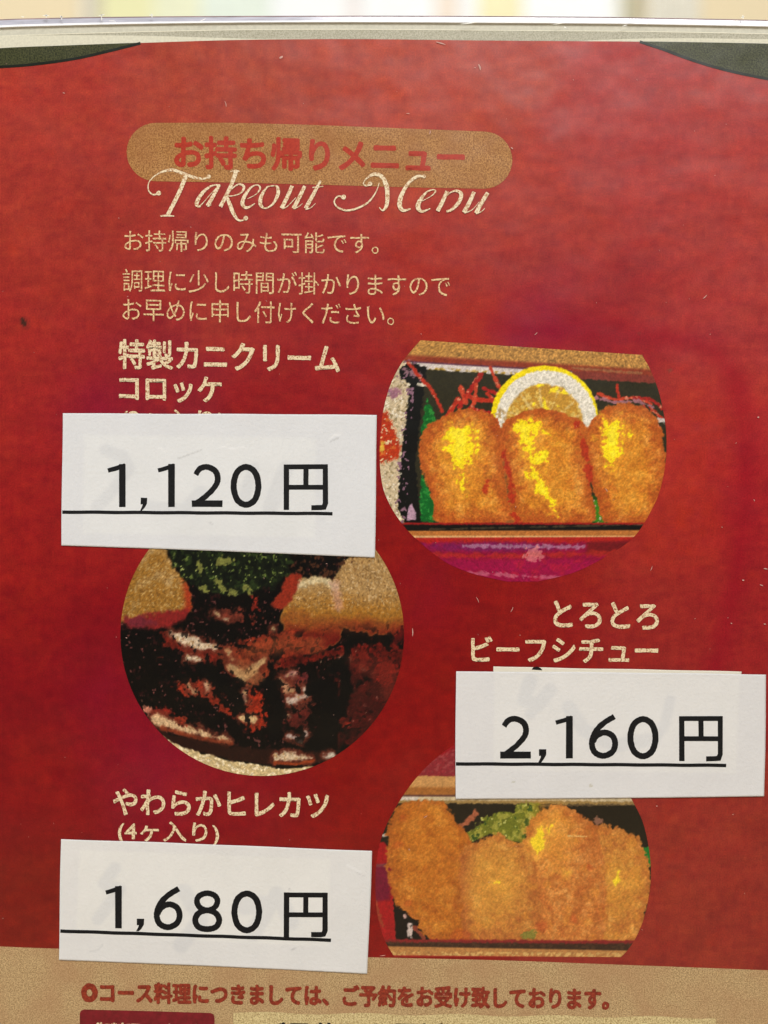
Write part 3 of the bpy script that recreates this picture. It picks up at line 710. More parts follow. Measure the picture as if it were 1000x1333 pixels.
    blob([(430, 866), (470, 860), (526, 860), (520, 920), (480, 966), (450, 968), (436, 930), (440, 900)], (78, 20, 16), 5); blob([(486, 862), (522, 862), (508, 900), (490, 890)], (132, 28, 20), 6)
    blob([(436, 916), (450, 912), (456, 950), (440, 945)], (124, 34, 22), 5)
    a = sm(-2, 2, sd_poly(X, Y, [(440, 870), (520, 880), (500, 950), (450, 960)])); put(C, a*sm(.4, .6, n1), (20, 8, 8)); put(C, a*sm(.75, .9, n2), (130, 70, 60))
    blob([(228, 888), (246, 884), (276, 886), (278, 900), (300, 926), (304, 934), (290, 926), (270, 908), (240, 904)], (154, 46, 26))
    blob([(312, 934), (320, 930), (322, 900), (330, 896), (344, 906), (350, 940), (340, 952), (320, 950)], (160, 44, 22)); blob([(366, 884), (380, 872), (404, 884), (410, 916), (390, 922), (372, 906)], (104, 46, 34), 5)
    blob([(374, 880), (398, 876), (410, 886), (402, 894)], (110, 40, 40), 5); blob([(196, 925), (224, 922), (232, 930), (210, 936)], (140, 34, 24)); blob([(180, 916), (196, 922), (192, 930)], (190, 120, 96), 3)
    def hl(pts, w, c=(214, 196, 166), nz=1.4):
        h = sd_line(X, Y, pts, np.asarray(w, float)+4.5); put(C, .75*sm(-3, 3, h+4*n1+2*n2), (104, 44, 30))
        w = np.asarray(w, float)*.85
        a = sm(-2.6, 2.6, sd_line(X, Y, pts, w)+nz*n2+2.8*n1); put(C, a*.9, c); put(C, a*sm(.4, .7, fbm(X, Y, 3, 92, 2)), (168, 132, 92))
    hl([(224, 826), (240, 832), (262, 840), (278, 842)], [4, 8, 6, 4]); hl([(246, 856), (260, 858)], 4.5); hl([(300, 866), (316, 880), (330, 872), (342, 860)], [4, 8, 7, 4], (182, 150, 104)); hl([(296, 848), (302, 858)], 3, (170, 120, 80))
    hl([(246, 892), (252, 900)], 3.4, (170, 130, 96)); hl([(268, 890), (270, 898)], 3, (180, 140, 110)); hl([(316, 934), (330, 938)], 4, (206, 176, 126)); hl([(318, 900), (320, 912)], 3, (150, 110, 90))
    hl([(366, 884), (376, 900), (394, 908)], [4, 5, 4], (180, 130, 96)); hl([(396, 896), (400, 906), (378, 912)], 3.6, (196, 176, 160)); hl([(372, 880), (384, 876)], 3, (160, 110, 100))
    hl([(376, 958), (392, 962), (398, 954)], 3.5, (180, 160, 150)); hl([(444, 857), (452, 860)], 2.6, (200, 180, 160)); hl([(474, 872), (482, 876)], 2.6, (170, 150, 140)); hl([(356, 818), (358, 820)], 1.6, (170, 150, 110))
    hl([(292, 806), (300, 806)], 2.4, (180, 150, 120)); hl([(280, 798), (284, 800)], 2, (180, 150, 120)); hl([(372, 930), (378, 934)], 2, (120, 100, 90))
    blob([(290, 794), (310, 792), (316, 806), (300, 810)], (120, 50, 36), 5); blob([(326, 776), (336, 778), (340, 796), (330, 794)], (150, 40, 26)); blob([(318, 798), (338, 802), (330, 810)], (110, 40, 28), 5)
    blob([(370, 934), (396, 928), (398, 944), (376, 948)], (90, 30, 24), 7); blob([(520, 818), (528, 820), (526, 836), (512, 834)], (90, 16, 14))
    zone = sm(-8, 8, sd_poly(X, Y, [(190, 815), (300, 830), (520, 812), (520, 900), (470, 980), (330, 960), (215, 915)]))
    for k, (sc_, th, c, al) in enumerate(((12, .45, (10, 7, 5), .9), (6, .62, (12, 7, 6), .8), (9, .95, (110, 34, 22), .5), (4, 1.05, (176, 136, 110), .7))):
        put(C, al*sm(th, th+.12, fbm(X, Y, sc_, 150+k, 3))*zone, c)
    put(C, .8*zone*sm(-.5, .3, fbm(X, Y, 11, 158, 4))*np.where(X > 440, 1, 0)*sm(868, 880, Y), (58, 18, 14))
    for p, w_ in (([(432, 870), (446, 866), (452, 900), (440, 930)], 9), ([(408, 896), (430, 900), (432, 950), (410, 975)], 12), ([(262, 868), (300, 896), (310, 915)], 8), ([(352, 890), (360, 920), (356, 960)], 8)):
        put(C, sm(-2, 2, sd_line(X, Y, p, w_)+5*n1), (8, 6, 5))
    for p, w_, c, al in (([(470, 862), (500, 870), (512, 900)], 14, (112, 34, 24), .5), ([(330, 846), (380, 836), (414, 840)], 9, (150, 74, 40), .5), ([(318, 872), (330, 878)], 10, (170, 116, 70), .5), ([(380, 800), (420, 812), (500, 818)], 8, (120, 50, 26), .4)):
        put(C, al*sm(-8, 8, sd_line(X, Y, p, w_)+5*n1), c)
    # plate rim highlights
    hl([(206, 938), (232, 946), (262, 954), (296, 964)], [8, 5.5, 4.5, 2.6], (216, 182, 138), 2); put(C, .8*sm(-2, 2, sd_line(X, Y, [(212, 948), (260, 962), (300, 968)], 3)+2*n1), (128, 52, 28))
    blob([(230, 936), (244, 930), (246, 942), (236, 944)], (150, 50, 30), 3)
    put(C, sm(-2, 2, sd_poly(X, Y, [(208, 952), (300, 972), (420, 978), (440, 990), (380, 998), (300, 990), (220, 970)])+3*n1)*.9, (40, 16, 10))
    rm = sd_poly(X, Y, [(214, 960), (236, 972), (262, 980), (300, 990), (330, 994), (360, 1000), (410, 998), (400, 1012), (340, 1014), (280, 1004), (236, 988)])
    a = sm(-1.5, 1.5, rm+2*n1); put(C, a, (196, 172, 124)); put(C, a*sm(.2, .6, n2), (230, 212, 174))
    hl([(360, 986), (380, 985), (404, 987)], [4, 6, 3.4], (212, 190, 156), 2); put(C, .9*sm(-1.5, 1.5, sd_line(X, Y, [(358, 993), (385, 995), (408, 990)], 2.2)+n1), (146, 58, 26)); hl([(424, 986), (432, 984)], 3, (210, 200, 180))
    grain(C, X, Y, 0.14, 94)
    return C

def paint_cutlet(X, Y):
    C = np.zeros((len(X), 3))+np.array([148, 20, 26.])
    n1 = fbm(X, Y, 7, 101); n2 = fbm(X, Y, 3.5, 102, 2)
    put(C, sm(-.3, .5, fbm(X, Y, 20, 103))*.5, (120, 22, 44))
    # upper band: cloth, wooden rim, lip, inside of box
    put(C, sm(-3, 3, Y-985+0.35*(X-570))*np.where(Y < 1012, 1, 0)*.8, (132, 44, 50)); put(C, .6*sm(.1, .5, n2)*sm(1010, 1004, Y)*1.0, (160, 76, 74))
    put(C, sm(-1, 1, Y-1010+n2), (194, 142, 84)); put(C, sm(-2, 3, Y-1024), (160, 100, 46))
    put(C, sm(-1, 1, Y-1034.5), (96, 60, 50)); put(C, sm(-1, 1, Y-1037), (196, 176, 140)); put(C, sm(-1, 1, Y-1037)*np.where(X < 545, 1, 0)*.8, (208, 196, 184))
    yt = Y-0.006*(X-600)
    put(C, sm(-1, 1, yt-1042+n2), (150, 120, 70)); put(C, sm(-1.2, 1.2, yt-1046+1.2*n2), (34, 28, 18)); put(C, .5*sm(-1, 1, sd_line(X, Y, [(690, 1049), (830, 1047)], 1)+n2), (150, 120, 80))
    # left: red cloth beyond the box
    lf = sd_poly(X, Y, [(470, 1098), (500, 1096), (508, 1106), (512, 1160), (516, 1230), (528, 1250), (470, 1256)])
    put(C, sm(-1.2, 1.2, lf), (156, 22, 26)); put(C, sm(-1, 1, lf)*.85*sm(-3, 3, sd_poly(X, Y, [(480, 1124), (510, 1124), (508, 1172), (486, 1172)])+2*n1), (104, 16, 46))
    put(C, sm(-1, 1, lf)*.5*sm(-1, 1, sd_line(X, Y, [(488, 1172), (492, 1190), (498, 1204)], 3)+2*n2), (150, 92, 50)); put(C, .6*sm(-1, 1, sd_line(X, Y, [(484, 1126), (508, 1126)], 2)+n2), (130, 80, 70))
    put(C, sm(-1, 1, sd_line(X, Y, [(492, 1087.5), (504, 1087)], 1.8)+n2), (186, 172, 160))
    bl_ = sd_poly(X, Y, [(512, 1170), (522, 1180), (545, 1190), (560, 1224), (516, 1224)]); put(C, sm(-1, 1, bl_+n2), (20, 14, 12))
    put(C, sm(-1, 1, sd_ell(X, Y, 534, 1212, 3.5, 9)+1.5*n2), (200, 180, 170)); put(C, sm(-1, 1, sd_ell(X, Y, 527, 1193, 2.4, 3.5)+n2), (200, 160, 150)); put(C, sm(-1, 1, sd_line(X, Y, [(541, 1208), (552, 1222)], 3)+2*n2), (130, 60, 44))
    # garnish
    put(C, sm(-1.5, 1.5, sd_line(X, Y, [(600, 1076), (612, 1066), (619, 1058)], 3.4)+2*n2), (160, 90, 60))
    gp = sd_poly(X, Y, [(600, 1100), (602, 1088), (622, 1074), (636, 1060), (668, 1056), (680, 1046), (700, 1048), (702, 1062), (690, 1072), (686, 1096), (668, 1098), (640, 1086), (618, 1094), (606, 1108)])
    a = sm(-1.8, 1.8, gp+4*n1+1.5*n2); put(C, a, (108, 112, 34)); put(C, a*sm(.1, .5, fbm(X, Y, 6, 104)), (150, 146, 58)); put(C, a*sm(.35, .6, -fbm(X, Y, 7, 105)), (52, 78, 28)); put(C, a*sm(.65, .85, n2), (186, 184, 100))
    # green leaf at right
    put(C, sm(-1.2, 1.2, sd_poly(X, Y, [(832, 1104), (846, 1102), (850, 1128), (842, 1128)])+n2), (26, 110, 40))
    # cutlets
    sh = [curve([(506, 1080), (512, 1056), (530, 1044), (560, 1040), (580, 1046), (592, 1066), (606, 1084), (622, 1110), (630, 1160), (640, 1225), (560, 1222), (540, 1196), (516, 1176), (508, 1150), (504, 1110)], 4, True),
          curve([(808, 1080), (830, 1088), (842, 1116), (848, 1150), (840, 1190), (822, 1232), (760, 1228), (744, 1150), (756, 1090), (780, 1074)], 4, True),
          curve([(690, 1072), (706, 1056), (728, 1048), (752, 1058), (776, 1080), (788, 1130), (790, 1180), (780, 1228), (700, 1226), (684, 1160), (682, 1100)], 4, True),
          curve([(604, 1106), (622, 1094), (642, 1086), (668, 1094), (690, 1110), (700, 1150), (706, 1200), (704, 1226), (610, 1226), (602, 1180), (598, 1130)], 4, True)]
    put(C, sm(-1, 1, sd_poly(X, Y, [(560, 1150), (700, 1120), (800, 1120), (830, 1232), (560, 1226)])), (160, 84, 28))
    cols = [((180, 104, 34), (150, 74, 24), (208, 138, 58)), ((194, 126, 54), (166, 90, 42), (222, 164, 86)), ((196, 120, 54), (160, 80, 36), (228, 166, 92)), ((188, 118, 52), (156, 82, 40), (216, 158, 80))]

    for k, p in enumerate(sh):
        s = sd_poly(X, Y, p); a = sm(-1.6, 1.6, s+3.2*n1+1.6*n2)
        if k == 2: pass
        crumb(C, X, Y, a, *cols[k], 110+5*k, 0.09)
        put(C, a*0.35*(1-sm(0, 14, s+5*n1)), (160, 80, 36)); put(C, a*.35*sm(.3, .8, fbm(X, Y, 14, 120+k)), (214, 142, 50))
    put(C, .5*sm(-22, 18, sd_ell(X, Y, 645, 1150, 34, 46)+9*n1), (216, 160, 62)); put(C, .5*sm(-20, 14, sd_ell(X, Y, 716, 1090, 26, 34)+9*n1), (228, 160, 58)); put(C, .3*sm(-20, 14, sd_ell(X, Y, 560, 1110, 30, 50)+9*n1), (202, 124, 40)); put(C, .35*sm(-12, 12, sd_line(X, Y, [(772, 1080), (766, 1140), (752, 1190)], 8)+8*n1), (160, 78, 32)); put(C, .3*sm(-12, 12, sd_line(X, Y, [(604, 1120), (600, 1180)], 8)+8*n1), (166, 88, 44)); put(C, .3*sm(-8, 8, sd_ell(X, Y, 810, 1150, 24, 40)+9*n1), (214, 156, 56))
    def yel(pts, seed, thr, soft=7):
        s = sd_poly(X, Y, pts); v = s/soft+1.2*fbm(X, Y, 9, seed, 4)
        put(C, .55*sm(thr-1.3, thr+.1, v), (230, 168, 66)); put(C, sm(thr, thr+.5, v)*.85, (244, 214, 44))
    yel([(692, 1096), (704, 1078), (712, 1084), (708, 1104), (700, 1116)], 131, -0.1); yel([(706, 1076), (724, 1062), (732, 1072), (716, 1084)], 132, .4)
    yel([(796, 1148), (804, 1136), (808, 1146), (800, 1158)], 133, .1, 6); yel([(634, 1146), (656, 1144), (654, 1154), (634, 1152)], 134, .9, 6); yel([(722, 1134), (740, 1136), (738, 1144)], 135, .5, 6)
    for x, y, r in ((524, 1064, 5), (518, 1100, 6), (532, 1176, 5), (768, 1128, 5), (704, 1206, 8), (600, 1222, 14), (748, 1196, 5)):
        put(C, .3*sm(-3, 3, sd_ell(X, Y, x, y, r, r)+3*n1), (180, 60, 30))
    put(C, sm(-1, 1, sd_ell(X, Y, 689, 1217, 8, 6)+3*n2), (130, 120, 50)); put(C, sm(-1, 1, sd_ell(X, Y, 778, 1069, 6, 5)+2*n2), (130, 90, 70)); put(C, .8*sm(-.6, .6, sd_line(X, Y, [(740, 1088), (764, 1089)], .8)+.6*n2), (226, 190, 120))
    # front rim
    put(C, sm(-1.5, 1.5, yt-1223+n2), (128, 34, 34)); put(C, sm(-1.5, 1.5, yt-1227+n2), (56, 36, 26)); put(C, .4*sm(.1, .5, n2)*sm(-1, 1, yt-1226), (96, 66, 44))
    put(C, sm(-1, 1, yt-1232.5-0.012*(X-520)), (176, 122, 68)); put(C, sm(-1, 1, yt-1239)*sm(.0, .5, n2+.2), (206, 164, 98)); put(C, sm(-1, 1, yt-1244-0.003*(X-520)), (146, 24, 26))
    grain(C, X, Y, 0.10, 106)
    return C

def outline(left, right):
    l = smooth_interp([(y, x) for x, y in left]); r = smooth_interp([(y, x) for x, y in right])
    return l, r
# crab croquette photo
L1, R1 = outline([(548, 442.5), (536, 456), (522, 474), (508, 502), (499, 535), (495, 570), (494.5, 600), (498, 632), (507, 656), (520, 677), (534, 694), (548, 707), (566, 722), (588, 736), (620, 748), (660, 757)],
                 [(832, 442.5), (836, 462), (845, 478), (855, 502), (862, 528), (867, 560), (867.5, 590), (864, 618), (857, 645), (846, 668), (838, 682), (827, 697), (812, 710), (792, 722), (770, 735), (742, 747), (700, 757)])
o = grid_print('food_photo', L1, R1, np.linspace(443, 757, 280), 330, paint_crab, -U*2, M_photo, card)
# the top edge of this print slopes down to the right
me = o.data; n = len(me.vertices); co = np.empty(n*3, np.float32); me.vertices.foreach_get('co', co); co = co.reshape(-1, 3)
X = co[:, 0]/S+500; Y = 666.5-(co[:, 2]-ZC)/S
Ytop = 443+np.clip((X-548)/287, 0, 1)*19; Y2 = np.maximum(Y, Ytop-0.0)
t = np.clip((478-Y)/35, 0, 1); Y2 = Ytop*t+Y*(1-t) if False else np.where(Y < Ytop, Ytop, Y)
co[:, 2] = (666.5-Y2)*S+ZC; me.vertices.foreach_set('co', co.ravel()); me.update()
on_card(o); o['label'] = 'oval photo of three golden croquettes with a lemon slice'
# beef stew photo
c2 = lambda sgn: (lambda y: 341.5+sgn*184.5*np.sqrt(np.clip(1-((y-826)/184.0)**2, 0.0001, 1)))
ys2 = 826+184*np.sin(np.linspace(math.asin(-126/184.), math.pi/2, 270))
o = grid_print('food_photo', c2(-1), c2(1), ys2, 330, paint_stew, -U*2, M_photo, card)
on_card(o); o['label'] = 'round photo of dark glossy beef stew'
# fillet cutlet photo
L3, R3 = outline([(612, 958), (592, 969), (570, 985), (546, 1008), (526, 1034), (508, 1064), (497, 1090), (492, 1110), (489, 1140), (490, 1180), (496, 1210), (504, 1230), (514, 1246)],
                 [(740, 958), (770, 975), (795, 1000), (812, 1022), (822, 1040), (836, 1068), (844, 1100), (847.5, 1135), (845, 1165), (838, 1196), (827, 1222), (816, 1238), (808, 1246)])
o = grid_print('food_photo', L3, R3, np.linspace(958, 1246, 250), 320, paint_cutlet, -U*2, M_photo, card)
on_card(o); o['label'] = 'round photo of four breaded cutlets with parsley'

# ------------------------------------------------------------------ gold band at the foot
band_y = smooth_interp([(-60, 1230), (0, 1232), (80, 1235), (300, 1241), (480, 1246), (650, 1250), (800, 1255.5), (1000, 1263), (1070, 1266)])
xs = np.linspace(CX0, CX1, 60)
pts = [(x, float(band_y(x))) for x in xs]+[(x, 1560) for x in xs[::-1]]
def strip_sheet(name, ftop, fbot, xs, y, mat):
    R = Ribbons(); b = 0
    for i in range(len(xs)-1):
        R.poly([(xs[i], ftop(xs[i])), (xs[i], fbot(xs[i])), (xs[i+1], fbot(xs[i+1])), (xs[i+1], ftop(xs[i+1]))])
    return on_card(R.build(name, y, mat, card))
strip_sheet('gold_band', band_y, lambda x: 1560, xs, -U*1, M_band)
on_card(text('band_lettering', '◎コース料理につきましては、ご予約をお受け致しております。', (107, 1278.5, 1304.5, 792, 1287, 1314), 1.35, -U*4, M_browned, card))
tab = arcpts(110, 1320, 6, 180, 270, 5)+[(190, 1316)]+arcpts(273, 1325, 6.5, -90, 0, 5)+[(279.5, 1420), (104, 1416)]
on_card(ngon('red_tab', tab, -U*2, M_tab, card))
on_card(text('tab_lettering', '御料理のご予約', (124, 1331, 1353, 262, 1334, 1356), 0.8, -U*3, M_cream, card))
xs2 = np.linspace(304, 932, 30)
strip_sheet('pale_panel', lambda x: 1318+0.011*(x-304)+1.5*math.sin(x*.05), lambda x: 1450, xs2, -U*1.6, M_yellow)
on_card(text('panel_lettering', 'ご予約はお電話で', (344, 1331.5, 1356, 612, 1333, 1358), 1.2, -U*3, M_black, card))

# ------------------------------------------------------------------ price slips
def bilin(c, u, v):
    (x0, y0), (x1, y1), (x2, y2), (x3, y3) = c
    return (x0*(1-u)*(1-v)+x1*u*(1-v)+x2*u*v+x3*(1-u)*v, y0*(1-u)*(1-v)+y1*u*(1-v)+y2*u*v+y3*(1-u)*v)
def slip(name, corners, depth, painter, label, group, curl=0.00012, extra=None, seed=0):
    cx = sum(p[0] for p in corners)/4; 
    root = empty(name, (0, -depth, 0))
    tag(root, label, 'price label', group)
    nu, nv = 180, 84
    u, v = np.meshgrid(np.linspace(0, 1, nu), np.linspace(0, 1, nv)); u = u.ravel(); v = v.ravel()
    X, Y = bilin(corners, u, v)
    # cut edges are not perfectly straight
    e = 0.5*np.sin(u*5+seed)+0.25*np.sin(u*17+seed*2); Y = Y+e*(1-v)*0.8+(0.5*np.sin(u*4+seed*3))*v
    X = X+0.4*np.sin(v*5+seed)*(1-2*u)
    wob = curl*((2*u-1)**4*0.5+(2*v-1)**4*0.35)+0.00006*fbm(X, Y, 60, 140+seed, 2)+0.00001
    yy = -np.abs(wob)
    front = np.stack([(X-500)*S, yy, (666.5-Y)*S+ZC], 1); back = front.copy(); back[:, 1] += 0.00010
    V = np.concatenate([front, back]); N = nu*nv; idx = np.arange(N).reshape(nv, nu)
    q1 = np.stack([idx[1:, :-1], idx[1:, 1:], idx[:-1, 1:], idx[:-1, :-1]], -1).reshape(-1, 4)
    q2 = q1[:, ::-1]+N
    rim = list(idx[0, :])+list(idx[1:, -1])+list(idx[-1, -2::-1])+list(idx[-2:0:-1, 0])
    q3 = np.array([(rim[i], rim[(i+1) % len(rim)], rim[(i+1) % len(rim)]+N, rim[i]+N) for i in range(len(rim))])
    me = bpy.data.meshes.new('paper'); me.from_pydata(V.tolist(), [], np.concatenate([q1, q2, q3]).tolist()); me.update()
    me.polygons.foreach_set('use_smooth', [True]*(len(q1)+len(q2))+[False]*len(q3))
    C = lin(np.clip(painter(X, Y), 0, 255)); a = me.color_attributes.new('print', 'FLOAT_COLOR', 'POINT')
    buf = np.ones((2*N, 4), np.float32); buf[:N, :3] = C; buf[N:, :3] = C; a.data.foreach_set('color', buf.ravel())
    link('paper', me, M_slip, root)
    def depth_at(px, py):
        k = np.argmin((X-px)**2+(Y-py)**2); return float(yy[k])
    return root, depth_at

def glyph_strokes(R, ch, x0, y0, x1, y1, w, k):
    """numerals and the yen sign as even strokes inside the box given by their outer edges"""
    h = w/2; a, b = x0+h, x1-h; t, d = y0+h, y1-h; W = b-a; H = d-t
    P = lambda u, v: (a+u*W, t+v*H)
    if ch == '1':
        R.add([(x1-h, y0), (x1-h, y1)], w, layer=k); R.add([(x0, y0+8.5), (x0+(x1-x0)*0.55, y0+5), (x1-1, y0+1.2)], [w*.62, w*.66, w*.5], 3, layer=k+2e-6)
    elif ch == ',':
        R.poly([(x0-.5, y0), (x1, y0), (x1-0.2, y0+7.5), (x1-3, y0+12.5), (x1-7, y1), (x0-1.5, y1), (x0+1.5, y0+11), (x0+2, y0+8.6), (x0-.5, y0+8.6)], layer=k)
    elif ch == '0':
        R.add(curve([P(.5, 0), P(.86, .14), P(1, .5), P(.86, .86), P(.5, 1), P(.14, .86), P(0, .5), P(.14, .14)], 8, True)+[P(.5, 0), P(.52, 0.0)], w*.9, layer=k)
    elif ch == '2':
        R.add([P(.02, .20), P(.20, .04), P(.52, -.01), P(.86, .10), P(.97, .30), P(.88, .50), P(.52, .76), P(.02, 1.0)], [w*.78, w*.84, w*.86, w*.88, w*.88, w*.84, w*.8, w*.78], 8, layer=k)
        R.add([(x0, d), (x1+1, d)], w, layer=k+2e-6)
    elif ch == '6':
        R.add([(x0+(x1-x0)*.86, y0+1.5), P(.50, .12), P(.17, .34), P(0, .64), P(.12, .90), P(.5, 1.0), P(.88, .89), P(1, .67), P(.88, .46), P(.54, .37), P(.20, .46), P(.04, .62)], [w*.84]*2+[w*.88]*10, 8, layer=k)
    elif ch == '8':
        R.add(curve([P(.5, 0), P(.82, .07), P(.93, .23), P(.80, .40), P(.5, .475), P(.20, .40), P(.07, .23), P(.18, .07)], 8, True)+[P(.5, 0), P(.52, 0)], w*.84, layer=k)
        R.add(curve([P(.5, .475), P(.86, .56), P(1, .75), P(.86, .94), P(.5, 1.0), P(.14, .94), P(0, .75), P(.14, .56)], 8, True)+[P(.5, .475), P(.52, .475)], w*.88, layer=k+2e-6)
    elif ch == 'y':
        q = w*0.72; h = q/2
        R.add([(x0+h, y0), (x0+h, y1)], w*.8, layer=k); R.add([(x0, y0+h), (x1, y0+h)], q, layer=k+2e-6)
        R.add([(x1-h, y0), (x1-h, y1-q*1.4), (x1-h-2, y1-h-.6), (x1-h-6, y1-h), (x0+(x1-x0)*.62, y1-h)], q*1.05, layer=k+4e-6)
        R.add([(x0+(x1-x0)*.50, y0+1), (x0+(x1-x0)*.50, y0+(y1-y0)*.50)], q*1.05, layer=k+6e-6)
        R.add([(x0+h, y0+(y1-y0)*.50), (x1-h, y0+(y1-y0)*.50)], q, layer=k+8e-6)

def slip_print(root, depth_at, glyphs, line, w):
    R = Ribbons(); k = 0.0
    for ch, x0, y0, x1, y1 in glyphs:
        glyph_strokes(R, ch, x0, y0, x1, y1, w, k)
    R.v = [(x+0.18*math.sin(y*1.9+x), y+0.18*math.sin(x*1.7+y), l) for x, y, l in R.v]
    f = lambda a, b: depth_at(a, b)-0.00003
    R.build('price_numerals', f, M_black, root)
    R2 = Ribbons(); n = 30
    R2.add([(line[0]+(line[2]-line[0])*i/n, line[1]+(line[3]-line[1])*i/n+.2*math.sin(i*1.3)) for i in range(n+1)], 4.5)
    R2.build('underline', f, M_black, root)

def slip_painter(base, inner, ghost, seed, creases=()):
    def p(X, Y):
        C = np.zeros((len(X), 3))+np.array(base, float)
        a = sm(-2.5, 2.5, sd_poly(X, Y, inner)+0.6*fbm(X, Y, 9, seed)); put(C, a, np.array(base, float)+np.array([4.5, 4.5, 2.5]))
        g = np.zeros(len(X))
        for pts, w in ghost: g = np.maximum(g, sm(-3, 3, sd_line(X, Y, pts, w)))
        put(C, 0.34*g, (198, 200, 204))
        C *= (1+0.010*fbm(X, Y, 50, seed+1)+0.006*fbm(X, Y, 5, seed+2))[:, None]
        for pts, w, al, c in creases: put(C, al*sm(-.7, .7, sd_line(X, Y, pts, w)+.5*fbm(X, Y, 3, seed+3, 2)), c)
        return C
    return p
WHT = (217, 218, 220); CR = (236, 236, 236); DK = (176, 176, 176)
p1 = slip_painter(WHT, [(110, 566), (412, 570), (410, 700), (108, 694)], [([(138, 586), (160, 594), (168, 610), (146, 640), (126, 660)], 8), ([(196, 660), (240, 664), (262, 640)], 8), ([(330, 610), (318, 650)], 8), ([(372, 610), (352, 660)], 10)], 201,
                  [([(428, 572), (436, 566), (442, 566)], 1.0, .8, CR), ([(430, 575), (440, 570)], .6, .5, DK), ([(232, 597), (246, 592), (262, 586)], .7, .5, DK), ([(284, 580), (300, 584), (318, 582)], .8, .8, CR), ([(206, 582), (216, 588)], .8, .7, CR), ([(273, 680), (276, 682)], .9, .6, DK)])
p2 = slip_painter((217, 216, 216), [(644, 876), (962, 880), (958, 1006), (642, 1002)], [([(690, 886), (682, 910), (700, 918), (716, 898)], 9), ([(716, 900), (690, 930)], 7), ([(740, 920), (760, 950), (800, 970), (850, 962)], 9), ([(872, 912), (866, 940), (850, 966)], 7)], 211,
                  [([(848, 950), (852, 954)], 1, .7, CR), ([(768, 1022), (770, 1023)], 1.1, .6, (170, 160, 130)), ([(667, 1018), (669, 1018)], .8, .5, (150, 150, 120))])
p3 = slip_painter((221, 220, 218), [(104, 1106), (430, 1118), (428, 1232), (100, 1216)], [([(150, 1130), (136, 1150), (156, 1158), (128, 1196)], 8), ([(240, 1160), (262, 1196), (236, 1230)], 10), ([(318, 1180), (352, 1176), (330, 1214)], 11), ([(360, 1164), (380, 1200)], 10)], 221,
                  [([(452, 1126), (462, 1130), (470, 1136)], 1.2, .5, CR), ([(462, 1134), (474, 1140)], .8, .3, DK), ([(380, 1236), (384, 1234)], 1.2, .6, DK), ([(118, 1238), (128, 1236), (134, 1230)], 1.2, .4, (196, 196, 196)), ([(376, 1156), (378, 1158)], 1, .5, DK)])
GRP = 'white price slips stuck over the menu'
s1, d1 = slip('price_slip', [(82, 537.5), (491, 540.5), (488, 725.5), (80.5, 710)], 0.0002, p1, 'white slip printed 1,120円 stuck below the crab croquette dish name at upper left', GRP, 0.00014, seed=1)
slip_print(s1, d1, [('1', 141, 604, 164, 660), (',', 184, 648, 192, 665), ('1', 206, 604, 228, 660), ('2', 250, 604, 289, 660), ('0', 300, 603.5, 341, 661.5), ('y', 370, 604.5, 427, 664)], (81.5, 666.6, 433, 668.6), 8.8)
# an older slip shows along the top of the second one
so, do_ = slip('price_slip', [(642, 867), (965.5, 874.5), (962, 1008), (640, 1002)], 0.00014, lambda X, Y: np.zeros((len(X), 3))+np.array((222, 216, 200)), 'cream edge of an older slip peeking out above the 2,160円 slip', GRP, 0.0001, seed=7)
R = Ribbons(); R.poly([(692, 871.5), (694, 868.6), (699, 867.4), (704, 869.6), (706, 872.6)]); R.build('old_ink_mark', lambda a, b: do_(a, b)-0.00003, M_black, so)
s2, d2 = slip('price_slip', [(593.5, 873.5), (997, 877.5), (994.5, 1036.5), (593, 1040)], 0.0003, p2, 'white slip printed 2,160円 stuck below the beef stew dish name at right', GRP, 0.00014, seed=2)
slip_print(s2, d2, [('2', 651, 931.5, 690, 987), (',', 702, 975, 711, 993), ('1', 723.5, 932, 745.5, 987), ('6', 766, 931, 805, 988), ('0', 816, 931.5, 857.5, 988.5), ('y', 884, 932, 940.5, 990.5)], (593.5, 994, 945, 996), 8.8)
s3, d3 = slip('price_slip', [(80, 1092), (484.5, 1107), (478.5, 1267), (77, 1249)], 0.0002, p3, 'white slip printed 1,680円 stuck below the fillet cutlet dish name at lower left', GRP, 0.00014, seed=3)
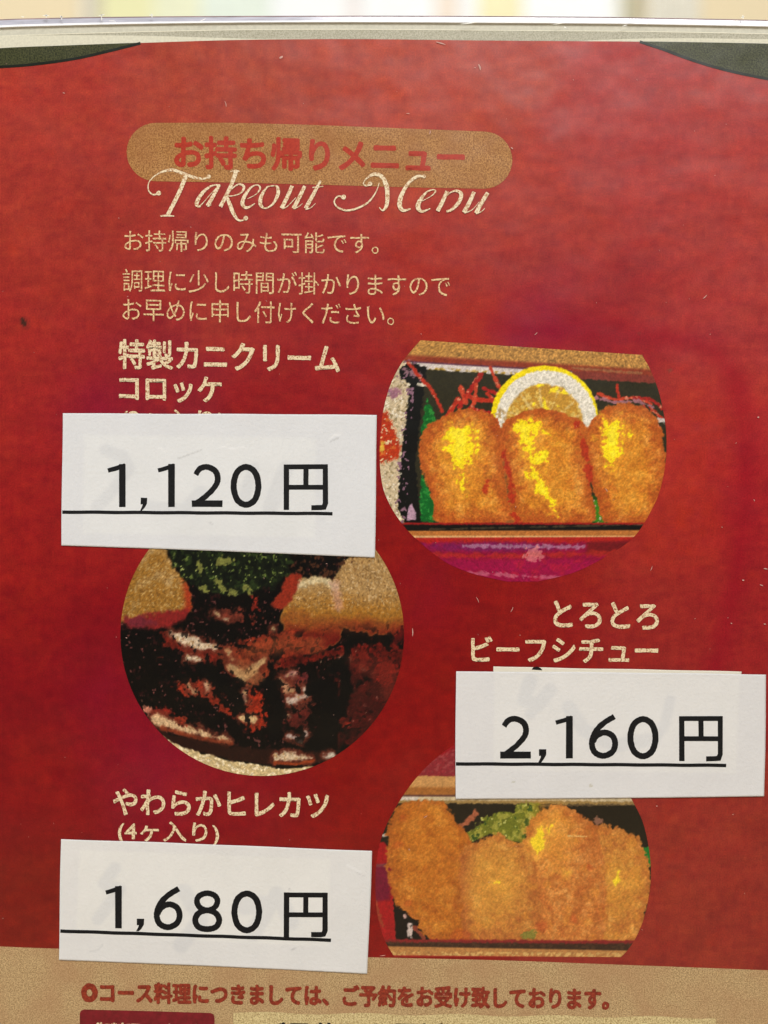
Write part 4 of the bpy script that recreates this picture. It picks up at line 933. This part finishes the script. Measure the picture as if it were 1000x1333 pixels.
slip_print(s3, d3, [('1', 138, 1153, 159, 1208), (',', 179, 1195.5, 188, 1212), ('6', 200, 1155, 238.5, 1211), ('8', 250, 1158, 290, 1213.5), ('0', 301, 1158.5, 342, 1215), ('y', 370, 1161.5, 426.5, 1219.5)], (79, 1211.5, 431, 1223.5), 8.8)

# ------------------------------------------------------------------ dust, fibres and tiny scratches on the laminate
R = Ribbons(); rng = np.random.RandomState(12)
for x, y, dx, dy, ww in ((364, 76, 5, -3, 4), (82, 121, 3, 1, 1.6), (293, 132, 2, 9, 1.2), (623, 84, 3, 9, 3), (617, 88, 3, 1, 1), (529, 148, 5, 0, 1.4), (560, 170, -1, 6, 1.6), (665, 192, 3, 3, 2), (986, 543, 2, 1, 3.2), (966, 755, 3, 1, 2.4),
                         (939, 686, 1, 1, 1.6), (951, 811, 2, 1, 2), (994, 740, 6, 1, 2), (989, 761, 5, 2, 1.4), (994, 812, 3, 1, 2), (981, 650, 1, 3, 1), (568, 55, 14, 4, 2.4), (915, 389, 6, -6, 1.4), (696, 436, 4, -4, 1.2), (658, 1010, 2, 1, 1.2),
                         (854, 1049, 2, .5, 1.8), (537, 818, 0, 12, 1.6), (164, 830, 2, 1, 1.4), (788, 636, 3, 5, 1.2), (849, 737, -3, 7, 1), (552, 1064, 5, -3, 1.2), (532, 1105, 1, 2, 1.8), (495, 1244, 8, -1, 1.2), (953, 1060, 2, 0, 1.6), (620, 777, 4, 9, .9), (668, 790, -4, 8, .9)):
    R.add([(x, y), (x+dx*.45+.5, y+dy*.45), (x+dx*.85, y+dy*.85)], [ww*.35, ww*.72, ww*.2], 3)
for k in range(120):
    x = rng.uniform(0, 1000); y = rng.uniform(70, 1320)
    l = rng.uniform(.4, 2.0); a = rng.uniform(0, 6.28); ww = rng.uniform(.3, .8)
    R.add([(x, y), (x+l*math.cos(a), y+l*math.sin(a))], [ww, ww*.5])
dm = plain('dust', (204, 160, 148), 0.8, scale=0.4)
tag(R.build('dust_flecks', -0.0002, dm, None), 'tiny pale dust flecks and fibres scattered over the red menu card', 'dust', kind='stuff')
